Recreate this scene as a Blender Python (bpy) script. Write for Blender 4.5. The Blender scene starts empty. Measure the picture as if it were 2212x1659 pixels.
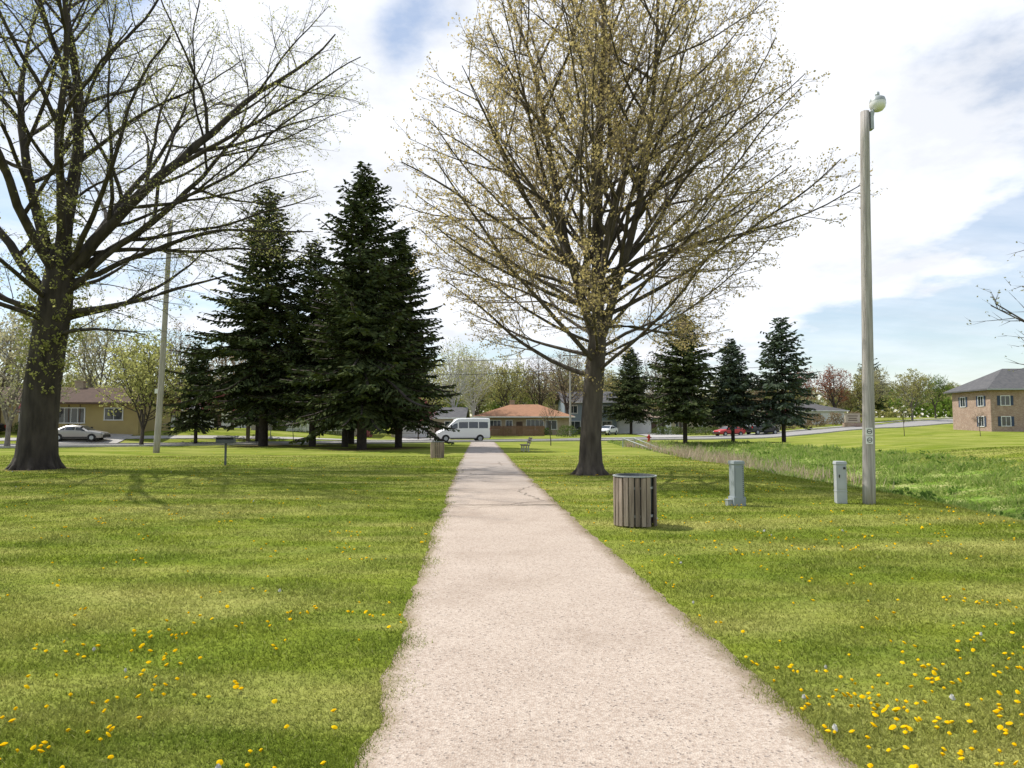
import bpy, math, random
import numpy as np
from mathutils import Vector, noise
rad=math.radians
scene=bpy.context.scene
scene.view_settings.view_transform='Standard'
scene.view_settings.look='None'
scene.view_settings.exposure=0
def link(o): scene.collection.objects.link(o); return o
def sm(a,b,x):
    t=np.clip((np.asarray(x,dtype=float)-a)/(b-a),0,1); return t*t*(3-2*t)
# ---------------------------------------------------------------- terrain
ROADP=[(-140,44),(-95,47),(-75,49),(-55,53),(-38,59),(-20,68),(-3,77),(12,84),(28,92),(44,102),(58,113),(75,127),(105,150),(160,190),(240,240)]
def zf(x,y):
    x=np.asarray(x,dtype=float); y=np.asarray(y,dtype=float)
    wob=0.5*np.sin(y*0.21)+0.3*np.sin(y*0.53+1)
    d=sm(9.3,13.2,x+wob*.5)*(1-sm(14.5,23.5,x+wob))*(1-sm(58,69,y))
    z=-1.25*d*(1-.35*sm(25,50,y))+.05*d*np.sin(x*2.1+np.sin(y))*np.sin(y*1.3)
    z=z+.55*sm(19,30,x)*sm(10,30,y)*(1-sm(55,75,y))
    ry=np.interp(x,[p[0] for p in ROADP],[p[1] for p in ROADP])
    z=z+1.2*sm(3.5,12,y-ry)*sm(12,32,-x)
    z=z+0.9*sm(45,92,y)*sm(30,58,x)
    z=z+2.6*sm(100,170,y)*sm(35,80,x)
    z=z+0.35*sm(84,110,y)
    z=z+0.03*np.sin(x*0.4)*np.sin(y*0.33)*(1-np.exp(-(x/3.)**2))*0.8
    return z
def z1(x,y): return float(zf(x,y))
def catmull(P,n=12):
    P=[np.array(p,float) for p in P]; P=[2*P[0]-P[1]]+P+[2*P[-1]-P[-2]]
    out=[]
    for i in range(1,len(P)-2):
        for k in range(n):
            t=k/n; a,b,c,d=P[i-1:i+3]
            out.append(.5*((2*b)+(-a+c)*t+(2*a-5*b+4*c-d)*t*t+(-a+3*b-3*c+d)*t**3))
    out.append(P[-2]); return np.array(out)
PATH_Y=[-8,0,3.5,15.2,32,66,73]; PATH_X=[1.17,.69,.48,-.23,-1.17,-2.75,-3.1]
def pathx(y): return np.interp(y,PATH_Y,PATH_X)
# ---------------------------------------------------------------- materials
def newmat(name):
    m=bpy.data.materials.new(name); m.use_nodes=True
    nt=m.node_tree; nt.nodes.clear()
    out=nt.nodes.new('ShaderNodeOutputMaterial')
    return m,nt,out
def N(nt,t,**k):
    n=nt.nodes.new(t)
    for a,b in k.items(): setattr(n,a,b)
    return n
def c4(c): return (c[0],c[1],c[2],1)
def mat(name,col,col2=None,rough=.8,scale=3.,detail=4,bump=0.,bscale=None,metal=0.,stretch=None,spec=.3):
    m,nt,out=newmat(name)
    p=N(nt,'ShaderNodeBsdfPrincipled'); p.inputs['Roughness'].default_value=rough; p.inputs['Metallic'].default_value=metal
    p.inputs['Specular IOR Level'].default_value=spec
    nt.links.new(p.outputs[0],out.inputs[0])
    if col2 is None: col2=tuple(c*.8 for c in col)
    tc=N(nt,'ShaderNodeTexCoord'); v=tc.outputs['Object']
    if stretch:
        mp=N(nt,'ShaderNodeMapping'); mp.inputs['Scale'].default_value=stretch
        nt.links.new(v,mp.inputs[0]); v=mp.outputs[0]
    n=N(nt,'ShaderNodeTexNoise'); n.inputs['Scale'].default_value=scale; n.inputs['Detail'].default_value=detail
    nt.links.new(v,n.inputs[0])
    r=N(nt,'ShaderNodeMapRange'); r.inputs[1].default_value=.3; r.inputs[2].default_value=.7
    nt.links.new(n.outputs[0],r.inputs[0])
    mx=N(nt,'ShaderNodeMixRGB'); mx.inputs[1].default_value=c4(col); mx.inputs[2].default_value=c4(col2)
    nt.links.new(r.outputs[0],mx.inputs[0]); nt.links.new(mx.outputs[0],p.inputs['Base Color'])
    if bump:
        b=N(nt,'ShaderNodeBump'); b.inputs['Strength'].default_value=bump; b.inputs['Distance'].default_value=.03
        n2=N(nt,'ShaderNodeTexNoise'); n2.inputs['Scale'].default_value=bscale or scale*2; n2.inputs['Detail'].default_value=6
        nt.links.new(v,n2.inputs[0]); nt.links.new(n2.outputs[0],b.inputs['Height']); nt.links.new(b.outputs[0],p.inputs['Normal'])
    return m
def leafmat(name,a,b,trans=.45):
    m,nt,out=newmat(name)
    g=N(nt,'ShaderNodeNewGeometry'); mx=N(nt,'ShaderNodeMixRGB')
    mx.inputs[1].default_value=c4(a); mx.inputs[2].default_value=c4(b)
    nt.links.new(g.outputs['Random Per Island'],mx.inputs[0])
    d=N(nt,'ShaderNodeBsdfDiffuse'); nt.links.new(mx.outputs[0],d.inputs[0])
    if trans<=0: nt.links.new(d.outputs[0],out.inputs[0]); return m
    t=N(nt,'ShaderNodeBsdfTranslucent'); s=N(nt,'ShaderNodeMixShader'); s.inputs[0].default_value=trans
    nt.links.new(mx.outputs[0],t.inputs[0])
    nt.links.new(d.outputs[0],s.inputs[1]); nt.links.new(t.outputs[0],s.inputs[2]); nt.links.new(s.outputs[0],out.inputs[0])
    return m
def noise_node(nt,v,scale,detail=4,rough=.55):
    n=N(nt,'ShaderNodeTexNoise'); n.inputs['Scale'].default_value=scale; n.inputs['Detail'].default_value=detail; n.inputs['Roughness'].default_value=rough
    nt.links.new(v,n.inputs[0]); return n.outputs[0]
def rng_node(nt,v,a,b,c=0,d=1,smooth=False):
    r=N(nt,'ShaderNodeMapRange'); r.inputs[1].default_value=a; r.inputs[2].default_value=b; r.inputs[3].default_value=c; r.inputs[4].default_value=d
    if smooth: r.interpolation_type='SMOOTHSTEP'
    nt.links.new(v,r.inputs[0]); return r.outputs[0]
def mixc(nt,f,a,b):
    mx=N(nt,'ShaderNodeMixRGB')
    for s,i in ((f,0),(a,1),(b,2)):
        if isinstance(s,tuple): mx.inputs[i].default_value=c4(s)
        elif isinstance(s,float): mx.inputs[i].default_value=s
        else: nt.links.new(s,mx.inputs[i])
    return mx.outputs[0]
DIRT=[(-19.4,28,1.5),(2.82,24.6,1.1),(-11.2,51.5,3.2),(-8.9,54,2.5),(-21.8,60,3.2),(-17,59,3),(27.4,68.5,2.5),(17,68,2.5)]
def grass_color(nt,blade=False):
    g=N(nt,'ShaderNodeNewGeometry'); v=g.outputs['Position']
    big=rng_node(nt,noise_node(nt,v,.16,4),.38,.62)
    mid=rng_node(nt,noise_node(nt,v,.9,6,.65),.38,.60)
    mp=N(nt,'ShaderNodeMapping'); mp.inputs['Rotation'].default_value=(0,0,rad(65)); mp.inputs['Scale'].default_value=(.25,1.1,1)
    nt.links.new(v,mp.inputs[0])
    streak=rng_node(nt,noise_node(nt,mp.outputs[0],.7,5,.62),.43,.66)
    c=mixc(nt,big,(.185,.235,.030),(.255,.295,.045))
    m2=N(nt,'ShaderNodeMath',operation='MULTIPLY'); m2.inputs[1].default_value=.65; nt.links.new(mid,m2.inputs[0])
    c=mixc(nt,m2.outputs[0],c,(.135,.190,.030))
    s2=N(nt,'ShaderNodeMath',operation='MULTIPLY'); s2.inputs[1].default_value=.75; nt.links.new(streak,s2.inputs[0])
    c=mixc(nt,s2.outputs[0],c,(.42,.40,.13))
    if blade:
        r=rng_node(nt,g.outputs['Random Per Island'],0,1,.62,1.42)
        r2=rng_node(nt,g.outputs['Random Per Island'],.90,1,0,.65)
        mm=N(nt,'ShaderNodeMixRGB',blend_type='MULTIPLY'); mm.inputs[0].default_value=1
        nt.links.new(c,mm.inputs[1]); nt.links.new(r,mm.inputs[2]); c=mixc(nt,r2,mm.outputs[0],(.45,.42,.20))
    return v,c
def ground_mat():
    m,nt,out=newmat('lawn_ground')
    v,c=grass_color(nt)
    fine=rng_node(nt,noise_node(nt,v,14,6,.7),.3,.7,.6,1.15)
    mm=N(nt,'ShaderNodeMixRGB',blend_type='MULTIPLY'); mm.inputs[0].default_value=1; nt.links.new(c,mm.inputs[1]); nt.links.new(fine,mm.inputs[2]); c=mm.outputs[0]
    sp=N(nt,'ShaderNodeSeparateXYZ'); nt.links.new(v,sp.inputs[0])
    low=rng_node(nt,sp.outputs[2],-.08,-.3,0,1)
    pat=rng_node(nt,noise_node(nt,v,.9,6,.65),.42,.62,0,1)
    dc=mixc(nt,pat,(.16,.26,.038),(.34,.35,.14))
    c=mixc(nt,low,c,dc)
    wn=noise_node(nt,v,2.2,5,.7)
    for (x,y,r) in DIRT:
        cx=N(nt,'ShaderNodeCombineXYZ'); cx.inputs[0].default_value=x; cx.inputs[1].default_value=y
        cv=N(nt,'ShaderNodeCombineXYZ'); nt.links.new(sp.outputs[0],cv.inputs[0]); nt.links.new(sp.outputs[1],cv.inputs[1])
        dd=N(nt,'ShaderNodeVectorMath',operation='DISTANCE'); nt.links.new(cv.outputs[0],dd.inputs[0]); nt.links.new(cx.outputs[0],dd.inputs[1])
        ad=N(nt,'ShaderNodeMath',operation='MULTIPLY_ADD'); nt.links.new(wn,ad.inputs[0]); ad.inputs[1].default_value=r*1.3; nt.links.new(dd.outputs['Value'],ad.inputs[2])
        f=rng_node(nt,ad.outputs[0],r*1.25,r*1.7,.85,0)
        c=mixc(nt,f,c,(.15,.10,.065))
    d=N(nt,'ShaderNodeBsdfDiffuse'); nt.links.new(c,d.inputs[0])
    b=N(nt,'ShaderNodeBump'); b.inputs['Strength'].default_value=.4; b.inputs['Distance'].default_value=.05
    nt.links.new(noise_node(nt,v,9,8,.75),b.inputs['Height']); nt.links.new(b.outputs[0],d.inputs['Normal'])
    nt.links.new(d.outputs[0],out.inputs[0]); return m
def blade_mat():
    m,nt,out=newmat('grass_blades'); v,c=grass_color(nt,True)
    d=N(nt,'ShaderNodeBsdfDiffuse'); t=N(nt,'ShaderNodeBsdfTranslucent'); s=N(nt,'ShaderNodeMixShader'); s.inputs[0].default_value=.5
    nt.links.new(c,d.inputs[0]); nt.links.new(c,t.inputs[0]); nt.links.new(d.outputs[0],s.inputs[1]); nt.links.new(t.outputs[0],s.inputs[2]); nt.links.new(s.outputs[0],out.inputs[0])
    return m
def path_mat():
    m,nt,out=newmat('chipseal_path')
    g=N(nt,'ShaderNodeNewGeometry'); v=g.outputs['Position']
    at=N(nt,'ShaderNodeAttribute',attribute_name='edge')
    vo=N(nt,'ShaderNodeTexVoronoi'); vo.inputs['Scale'].default_value=75; nt.links.new(v,vo.inputs[0])
    sepc=N(nt,'ShaderNodeSeparateColor'); nt.links.new(vo.outputs['Color'],sepc.inputs[0])
    c=mixc(nt,rng_node(nt,noise_node(nt,v,1.1,6,.65),.35,.65),(.405,.33,.265),(.49,.41,.335))
    st=mixc(nt,rng_node(nt,sepc.outputs[0],.0,1.),(.28,.20,.155),(.68,.59,.50))
    c=mixc(nt,.45,c,st)
    dk=rng_node(nt,sepc.outputs[1],.92,.97,0,.65); c=mixc(nt,dk,c,(.12,.10,.09))
    yy=N(nt,'ShaderNodeSeparateXYZ'); nt.links.new(v,yy.inputs[0])
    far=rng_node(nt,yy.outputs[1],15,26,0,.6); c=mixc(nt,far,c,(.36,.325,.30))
    c=mixc(nt,rng_node(nt,noise_node(nt,v,.5,6,.65),.50,.75,0,.55),c,(.27,.205,.155))
    wv=N(nt,'ShaderNodeTexVoronoi',feature='DISTANCE_TO_EDGE'); wv.inputs['Scale'].default_value=.32
    nd=N(nt,'ShaderNodeVectorMath',operation='MULTIPLY_ADD'); nn=N(nt,'ShaderNodeTexNoise'); nn.inputs['Scale'].default_value=2.; nn.inputs['Detail'].default_value=5; nt.links.new(v,nn.inputs[0])
    nt.links.new(nn.outputs['Color'],nd.inputs[0]); nd.inputs[1].default_value=(.6,.6,0); nt.links.new(v,nd.inputs[2]); nt.links.new(nd.outputs[0],wv.inputs[0])
    ck=rng_node(nt,wv.outputs['Distance'],.004,.010,1,0)
    fy=rng_node(nt,yy.outputs[1],14,15.5,0,.7)
    ml=N(nt,'ShaderNodeMath',operation='MULTIPLY'); nt.links.new(ck,ml.inputs[0]); nt.links.new(fy,ml.inputs[1])
    c=mixc(nt,ml.outputs[0],c,(.09,.08,.06))
    jn=N(nt,'ShaderNodeMath',operation='MULTIPLY_ADD'); nt.links.new(noise_node(nt,v,1.6,5),jn.inputs[0]); jn.inputs[1].default_value=.5; nt.links.new(yy.outputs[1],jn.inputs[2])
    ja=N(nt,'ShaderNodeMath',operation='SUBTRACT'); nt.links.new(jn.outputs[0],ja.inputs[0]); ja.inputs[1].default_value=15.35
    jb=N(nt,'ShaderNodeMath',operation='ABSOLUTE'); nt.links.new(ja.outputs[0],jb.inputs[0])
    c=mixc(nt,rng_node(nt,jb.outputs[0],.03,.075,.9,0),c,(.06,.06,.035))
    ed=N(nt,'ShaderNodeMath',operation='MULTIPLY_ADD'); nt.links.new(noise_node(nt,v,3.2,9,.8),ed.inputs[0]); ed.inputs[1].default_value=.42; nt.links.new(at.outputs['Fac'],ed.inputs[2])
    c=mixc(nt,rng_node(nt,ed.outputs[0],1.10,1.24,0,.72),c,(.235,.18,.115))
    p=N(nt,'ShaderNodeBsdfPrincipled'); p.inputs['Roughness'].default_value=.95; p.inputs['Specular IOR Level'].default_value=.1
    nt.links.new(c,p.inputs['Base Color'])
    b=N(nt,'ShaderNodeBump'); b.inputs['Strength'].default_value=.55; b.inputs['Distance'].default_value=.01
    nt.links.new(vo.outputs['Distance'],b.inputs['Height']); nt.links.new(b.outputs[0],p.inputs['Normal'])
    nt.links.new(p.outputs[0],out.inputs[0]); return m
def brick_mat(name,a,b,mortar,scale=1.):
    m,nt,out=newmat(name); tc=N(nt,'ShaderNodeTexCoord'); v=tc.outputs['Object']
    sp=N(nt,'ShaderNodeSeparateXYZ'); nt.links.new(v,sp.inputs[0])
    ad=N(nt,'ShaderNodeMath',operation='ADD'); nt.links.new(sp.outputs[0],ad.inputs[0]); nt.links.new(sp.outputs[1],ad.inputs[1])
    cb=N(nt,'ShaderNodeCombineXYZ'); nt.links.new(ad.outputs[0],cb.inputs[0]); nt.links.new(sp.outputs[2],cb.inputs[1])
    br=N(nt,'ShaderNodeTexBrick'); br.inputs['Scale'].default_value=scale; br.inputs['Color1'].default_value=c4(a); br.inputs['Color2'].default_value=c4(b); br.inputs['Mortar'].default_value=c4(mortar)
    nt.links.new(cb.outputs[0],br.inputs[0])
    c=mixc(nt,rng_node(nt,noise_node(nt,v,1.6,5,.7),.35,.7,0,.5),br.outputs[0],tuple(x*.55 for x in a))
    p=N(nt,'ShaderNodeBsdfPrincipled'); p.inputs['Roughness'].default_value=.9; nt.links.new(c,p.inputs['Base Color']); nt.links.new(p.outputs[0],out.inputs[0]); return m
M={}
M['bark']=mat('maple_bark',(.115,.095,.075),(.045,.036,.03),.95,5,6,1.,9,stretch=(1,1,.25))
M['bark_dark']=mat('old_bark',(.075,.062,.05),(.026,.021,.018),.95,4,6,1.,8,stretch=(1,1,.25))
M['twig']=mat('twig_bark',(.27,.215,.165),(.17,.135,.105),.9,3)
M['twig2']=mat('twig_bark_grey',(.19,.165,.135),(.11,.095,.08),.9,3)
M['bark_sp']=mat('spruce_bark',(.07,.055,.045),(.03,.025,.02),.95,4,6,.8,8)
M['bark_pale']=mat('pale_bark',(.26,.23,.19),(.16,.14,.12),.95,4,6)
M['birch']=mat('birch_bark',(.6,.58,.55),(.4,.38,.36),.9,4)
M['budtan']=leafmat('bud_leaves_tan',(.60,.48,.22),(.43,.36,.15),.6)
M['budgreen']=leafmat('bud_leaves_green',(.46,.45,.16),(.30,.32,.10),.6)
M['leafyel']=leafmat('spring_leaves_yellow',(.42,.39,.15),(.28,.28,.10),.5)
M['leafbrown']=leafmat('spring_leaves_brown',(.34,.26,.16),(.24,.19,.12),.5)
M['leafpale']=leafmat('spring_blossom_pale',(.50,.47,.30),(.36,.35,.19),.5)
M['leafred']=leafmat('blossom_red',(.30,.07,.08),(.45,.20,.21))
M['leaforange']=leafmat('leaves_orange',(.34,.13,.07),(.25,.10,.06))
M['leafgreen']=leafmat('leaves_green',(.19,.27,.05),(.11,.17,.03))
M['needle']=leafmat('spruce_needles',(.042,.060,.026),(.090,.105,.044),0)
M['needleblue']=leafmat('spruce_needles_blue',(.065,.09,.062),(.10,.125,.082),0)
M['wood']=mat('weathered_wood',(.42,.34,.27),(.17,.13,.10),.9,6,6,.7,14,stretch=(3,3,.25))
M['wood2']=mat('weathered_wood_dark',(.28,.215,.165),(.10,.08,.065),.9,6,6,.7,14,stretch=(3,3,.25))
M['pole']=mat('pole_wood',(.50,.465,.435),(.27,.245,.225),.9,7,8,.8,14,stretch=(4,4,.18))
M['metal']=mat('galvanised_metal',(.42,.45,.45),(.33,.35,.35),.5,6,metal=.3)
M['black']=mat('black_metal',(.02,.02,.02),(.035,.032,.03),.6)
M['tyre']=mat('tyre_rubber',(.018,.018,.018),(.03,.03,.03),.85)
M['rust']=mat('grill_steel',(.12,.13,.13),(.07,.075,.075),.7)
M['pedestal']=mat('pedestal_paint',(.30,.335,.345),(.25,.28,.29),.55,3)
M['pedestal2']=mat('pedestal_paint_pale',(.44,.455,.465),(.36,.375,.385),.55,3)
M['white']=mat('white_paint',(.78,.78,.77),(.7,.7,.69),.45,2)
M['vanpaint']=mat('white_car_paint',(.80,.80,.80),(.77,.77,.78),.25,1,spec=.5)
M['silver']=mat('silver_car_paint',(.34,.33,.31),(.32,.31,.29),.3,1,metal=.4,spec=.5)
M['redp']=mat('red_car_paint',(.45,.03,.03),(.4,.03,.03),.3,1,spec=.5)
M['darkp']=mat('dark_car_paint',(.02,.022,.03),(.02,.02,.025),.25,1,spec=.5)
M['glass']=mat('dark_glass',(.02,.028,.035),(.035,.045,.055),.08,1.5,spec=.8)
M['light']=mat('lamp_lens',(.75,.75,.74),(.65,.65,.64),.2,spec=.6)
M['conc']=mat('concrete',(.46,.44,.41),(.36,.345,.32),.9,1.5,6)
M['road']=mat('road_concrete',(.33,.315,.30),(.26,.25,.24),.95,.6,6)
M['shing_brown']=mat('shingles_brown',(.11,.07,.052),(.075,.05,.037),.95,2.5,6)
M['shing_orange']=mat('shingles_orange',(.36,.19,.11),(.28,.15,.09),.95,2.5,6)
M['shing_gray']=mat('shingles_gray',(.13,.125,.125),(.085,.085,.09),.95,2.5,6)
M['shing_tan']=mat('shingles_tan',(.27,.21,.16),(.20,.155,.12),.95,2.5,6)
M['yellow']=mat('yellow_siding',(.42,.33,.14),(.36,.28,.12),.8,1)
M['cream']=mat('cream_siding',(.50,.43,.33),(.44,.38,.30),.8,1)
M['bluesid']=mat('blue_grey_siding',(.26,.31,.36),(.22,.265,.31),.8,1)
M['graysid']=mat('grey_siding',(.42,.42,.40),(.36,.36,.35),.8,1)
M['tanbrick']=brick_mat('tan_brick',(.38,.28,.18),(.46,.36,.25),(.42,.38,.32),4)
M['stonebrick']=brick_mat('mottled_brick',(.33,.20,.145),(.48,.36,.28),(.40,.34,.29),3.2)
M['fence']=mat('fence_wood',(.23,.13,.08),(.15,.09,.055),.9,3,stretch=(3,3,.4))
M['door']=mat('door_brown',(.10,.06,.04),None,.6)
M['bluesh']=mat('shutter_blue',(.05,.07,.12),None,.7)
M['green']=mat('sign_green',(.01,.20,.08),None,.5)
M['red']=mat('hydrant_red',(.55,.03,.02),(.42,.02,.02),.45)
M['blue']=mat('slide_blue',(.05,.25,.6),None,.4)
M['dand']=leafmat('dandelion_petals',(.85,.58,.01),(.80,.48,.005),.25)
M['seed']=leafmat('dandelion_seed',(.6,.6,.55),(.5,.5,.45),.3)
M['reed']=leafmat('dry_reeds',(.58,.47,.35),(.40,.31,.22),.3)
M['weed']=leafmat('ditch_weeds',(.19,.31,.045),(.38,.43,.15),.5)
M['coarse']=leafmat('coarse_weed_leaves',(.09,.17,.03),(.15,.24,.05),.4)
M['hedge']=leafmat('hedge_leaves',(.10,.15,.04),(.17,.21,.06),.3)
# ---------------------------------------------------------------- mesh builder
class MB:
    def __init__(s): s.V=[];s.F=[];s.M=[]
    def add(s,vs,fs,m=0):
        o=len(s.V); s.V.extend([tuple(v) for v in vs]); s.F.extend([tuple(i+o for i in f) for f in fs]); s.M.extend([m]*len(fs))
    def box(s,c,d,m=0,rz=0.,taper=1.):
        x,y,z=c; a,b,h=d[0]/2,d[1]/2,d[2]/2; cr,sr=math.cos(rz),math.sin(rz); vs=[]
        for k,t in ((-h,1),(h,taper)):
            for (i,j) in ((-a,-b),(a,-b),(a,b),(-a,b)):
                i*=t;j*=t; vs.append((x+i*cr-j*sr,y+i*sr+j*cr,z+k))
        s.add(vs,[(3,2,1,0),(4,5,6,7),(0,1,5,4),(1,2,6,5),(2,3,7,6),(3,0,4,7)],m)
    def tube(s,pts,rs,sides=6,m=0,cap=False):
        V=s.V;F=s.F; n=len(pts); base=len(V)
        cs=CS[sides]
        for i,p in enumerate(pts):
            if i==0: d=pts[1]-pts[0]
            elif i==n-1: d=pts[-1]-pts[-2]
            else: d=pts[i+1]-pts[i-1]
            if i==n-1 and sides==3:
                V.append((p.x,p.y,p.z)); break
            d.normalize()
            a=Vector((1,0,0)) if abs(d.x)<.8 else Vector((0,1,0))
            u=d.cross(a); u.normalize(); v=d.cross(u); r=rs[i]
            for c,q in cs:
                c*=r;q*=r
                V.append((p.x+u.x*c+v.x*q,p.y+u.y*c+v.y*q,p.z+u.z*c+v.z*q))
        nf=0
        for i in range(n-1):
            b0=base+i*sides; b1=b0+sides
            if i==n-2 and sides==3:
                for j in range(3): F.append((b0+j,b0+(j+1)%3,b1))
                nf+=3
            else:
                for j in range(sides):
                    k=(j+1)%sides; F.append((b0+j,b0+k,b1+k,b1+j))
                nf+=sides
        if cap and sides!=3:
            F.append(tuple(base+j for j in range(sides))[::-1]); F.append(tuple(base+(n-1)*sides+j for j in range(sides))); nf+=2
        s.M.extend([m]*nf)
    def cyl(s,a,b,r0,r1=None,sides=16,m=0):
        s.tube([Vector(a),Vector(b)],[r0,r0 if r1 is None else r1],sides,m,True)
    def obj(s,name,mats,parent=None,smooth=False,recalc=False):
        me=bpy.data.meshes.new(name); me.from_pydata(s.V,[],s.F)
        for m in mats: me.materials.append(m)
        me.polygons.foreach_set('material_index',np.array(s.M,dtype=np.int32))
        if smooth: me.polygons.foreach_set('use_smooth',np.ones(len(s.F),dtype=bool))
        me.update()
        o=link(bpy.data.objects.new(name,me))
        if recalc:
            import bmesh
            bm=bmesh.new(); bm.from_mesh(me); bmesh.ops.recalc_face_normals(bm,faces=bm.faces); bm.to_mesh(me); bm.free()
        if parent: o.parent=parent
        return o
CS={k:[(math.cos(2*math.pi*i/k),math.sin(2*math.pi*i/k)) for i in range(k)] for k in (3,4,5,6,8,10,12,16,20,24)}
def empty(name,loc,rz=0.,sc=1.):
    e=link(bpy.data.objects.new(name,None)); e.location=loc; e.rotation_euler=(0,0,rz); e.scale=(sc,sc,sc); e.empty_display_size=.3; return e
def np_mesh(name,V,nv,mats,midx=None):
    n=V.shape[0]; me=bpy.data.meshes.new(name)
    me.vertices.add(n*nv); me.vertices.foreach_set('co',V.reshape(-1).astype(np.float32))
    me.loops.add(n*nv); me.loops.foreach_set('vertex_index',np.arange(n*nv,dtype=np.int32))
    me.polygons.add(n); me.polygons.foreach_set('loop_start',np.arange(0,n*nv,nv,dtype=np.int32)); me.polygons.foreach_set('loop_total',np.full(n,nv,dtype=np.int32))
    for m in mats: me.materials.append(m)
    me.update(calc_edges=True); return link(bpy.data.objects.new(name,me))
# ---------------------------------------------------------------- ground
def axis(a,b,s,lo,hi):
    c=list(np.arange(a,b+.001,s)); st=s; v=b
    while v<hi: st*=1.25; v+=st; c.append(v)
    st=s; v=a; l=[]
    while v>lo: st*=1.25; v-=st; l.append(v)
    return np.array(l[::-1]+c)
xs=axis(-70,95,1.,-1500,1500); ys=axis(-6,130,1.,-900,2500)
X,Y=np.meshgrid(xs,ys); Z=zf(X,Y)
me=bpy.data.meshes.new('ground'); nx,ny=len(xs),len(ys)
vs=np.stack([X,Y,Z],-1).reshape(-1,3)
idx=np.arange(nx*ny).reshape(ny,nx)
fs=np.stack([idx[:-1,:-1],idx[:-1,1:],idx[1:,1:],idx[1:,:-1]],-1).reshape(-1,4)
me.from_pydata(vs.tolist(),[],fs.tolist()); me.materials.append(ground_mat()); me.polygons.foreach_set('use_smooth',np.ones(len(fs),dtype=bool)); me.update()
link(bpy.data.objects.new('ground',me))
# path
R=random.Random(3)
py=np.concatenate([np.arange(-6,20,.12),np.arange(20,73.5,.4)])
pv=[];pf=[];pe=[]; cols=[-1.17,-1.08,-1.,-.93,-.8,-.4,0,.4,.8,.93,1.,1.08,1.17]
for y in py:
    c=float(pathx(y))
    wl=1.17+.06*noise.noise(Vector((0,y*1.1,0)))+.05*noise.noise(Vector((3,y*3,0)))+.07*noise.noise(Vector((7,y*.3,0)))
    wr=1.17+.06*noise.noise(Vector((9,y*1.1,0)))+.05*noise.noise(Vector((13,y*3,0)))+.07*noise.noise(Vector((17,y*.3,0)))
    for k in cols:
        x=c+k*(wl if k<0 else wr); pv.append((x,y,z1(x,y)+.018-(.012 if abs(k)>1.05 else 0)-(.02 if abs(k)>1.1 else 0)));pe.append(abs(k)-(.07 if k<0 else 0))
nc=len(cols)
for i in range(len(py)-1):
    for j in range(nc-1):
        a=i*nc+j; pf.append((a,a+1,a+nc+1,a+nc))
me=bpy.data.meshes.new('path'); me.from_pydata(pv,[],pf); me.materials.append(path_mat())
at=me.attributes.new('edge','FLOAT','POINT'); at.data.foreach_set('value',np.array(pe,dtype=np.float32)); me.update()
link(bpy.data.objects.new('path',me))
# road + kerbs
RC=catmull(ROADP,14)
T=np.gradient(RC,axis=0); T/=np.linalg.norm(T,axis=1)[:,None]; Nn=np.stack([-T[:,1],T[:,0]],1)
def strip(name,offs,zo,m):
    B=MB(); vs=[]; k=len(offs)
    for i in range(len(RC)):
        for o,zz in zip(offs,zo):
            p=RC[i]+Nn[i]*o; vs.append((p[0],p[1],z1(p[0],p[1])+zz))
    fs=[(i*k+j+1,i*k+j,(i+1)*k+j,(i+1)*k+j+1) for i in range(len(RC)-1) for j in range(k-1)]
    B.add(vs,fs); return B.obj(name,[m])
strip('road',[-3.6,-2.5,-1.3,0,1.3,2.5,3.6],[.05]*7,M['road'])
for s,nm in ((-1,'kerb'),(1,'kerb')):
    strip(nm,[s*3.6,s*3.601,s*3.75,s*3.751],[.03,.15,.15,-.1],M['conc'])
strip('sidewalk',[6.4,6.9,7.5],[.06]*3,M['conc'])
def slab(name,pts,m,zo=.07):
    B=MB(); a,b,c,d=[np.array(p,float) for p in pts]; n=8; vs=[]
    for i in range(n+1):
        for j in range(n+1):
            u=i/n;v=j/n; p=(a*(1-u)+b*u)*(1-v)+(d*(1-u)+c*u)*v; vs.append((p[0],p[1],z1(p[0],p[1])+zo))
    B.add(vs,[(i*(n+1)+j,(i+1)*(n+1)+j,(i+1)*(n+1)+j+1,i*(n+1)+j+1) for i in range(n) for j in range(n)]); return B.obj(name,[m])
slab('driveway',[(-44,60.5),(-37,63.5),(-38,71),(-45,70)],M['conc'])
slab('driveway',[(-13,75),(-7,78.5),(-8.5,92),(-15,92)],M['conc'])
slab('driveway',[(19,91),(25,94),(27,119),(20,119)],M['conc'])
# ---------------------------------------------------------------- grass blades
rs=np.random.RandomState(5)
def make_blades(x,y,w,h,lean,z=None):
    n=len(x); zz=zf(x,y)-.008 if z is None else z
    a=rs.rand(n)*2*np.pi; dx=np.cos(a)*w/2; dy=np.sin(a)*w/2
    la=rs.rand(n)*2*np.pi; lr=rs.rand(n); lx=np.cos(la)*lean*h*lr; ly=np.sin(la)*lean*h*lr
    V=np.zeros((n,3,3)); V[:,0]=np.stack([x-dx,y-dy,zz],1); V[:,1]=np.stack([x+dx,y+dy,zz],1); V[:,2]=np.stack([x+lx,y+ly,zz+h],1); return V
n=620000; y=2.4*(40/2.4)**rs.rand(n); x=(rs.rand(n)*2-1)*.92*y+rs.randn(n)*.4
sd=x-pathx(y); off=np.abs(sd); keep=off>np.where(sd<0,1.13,1.20)+.06*np.sin(y*3.1)*np.sin(y*1.3)+.05*np.sin(y*7.7+x)+.04*rs.randn(len(x))
for tx,ty,tr in ((-19.4,28,1.3),(2.82,24.6,.8)): keep&=np.hypot(x-tx,y-ty)>tr*(.7+.6*rs.rand(len(x)))
x=x[keep];y=y[keep]; D=np.hypot(x,y)
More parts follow.
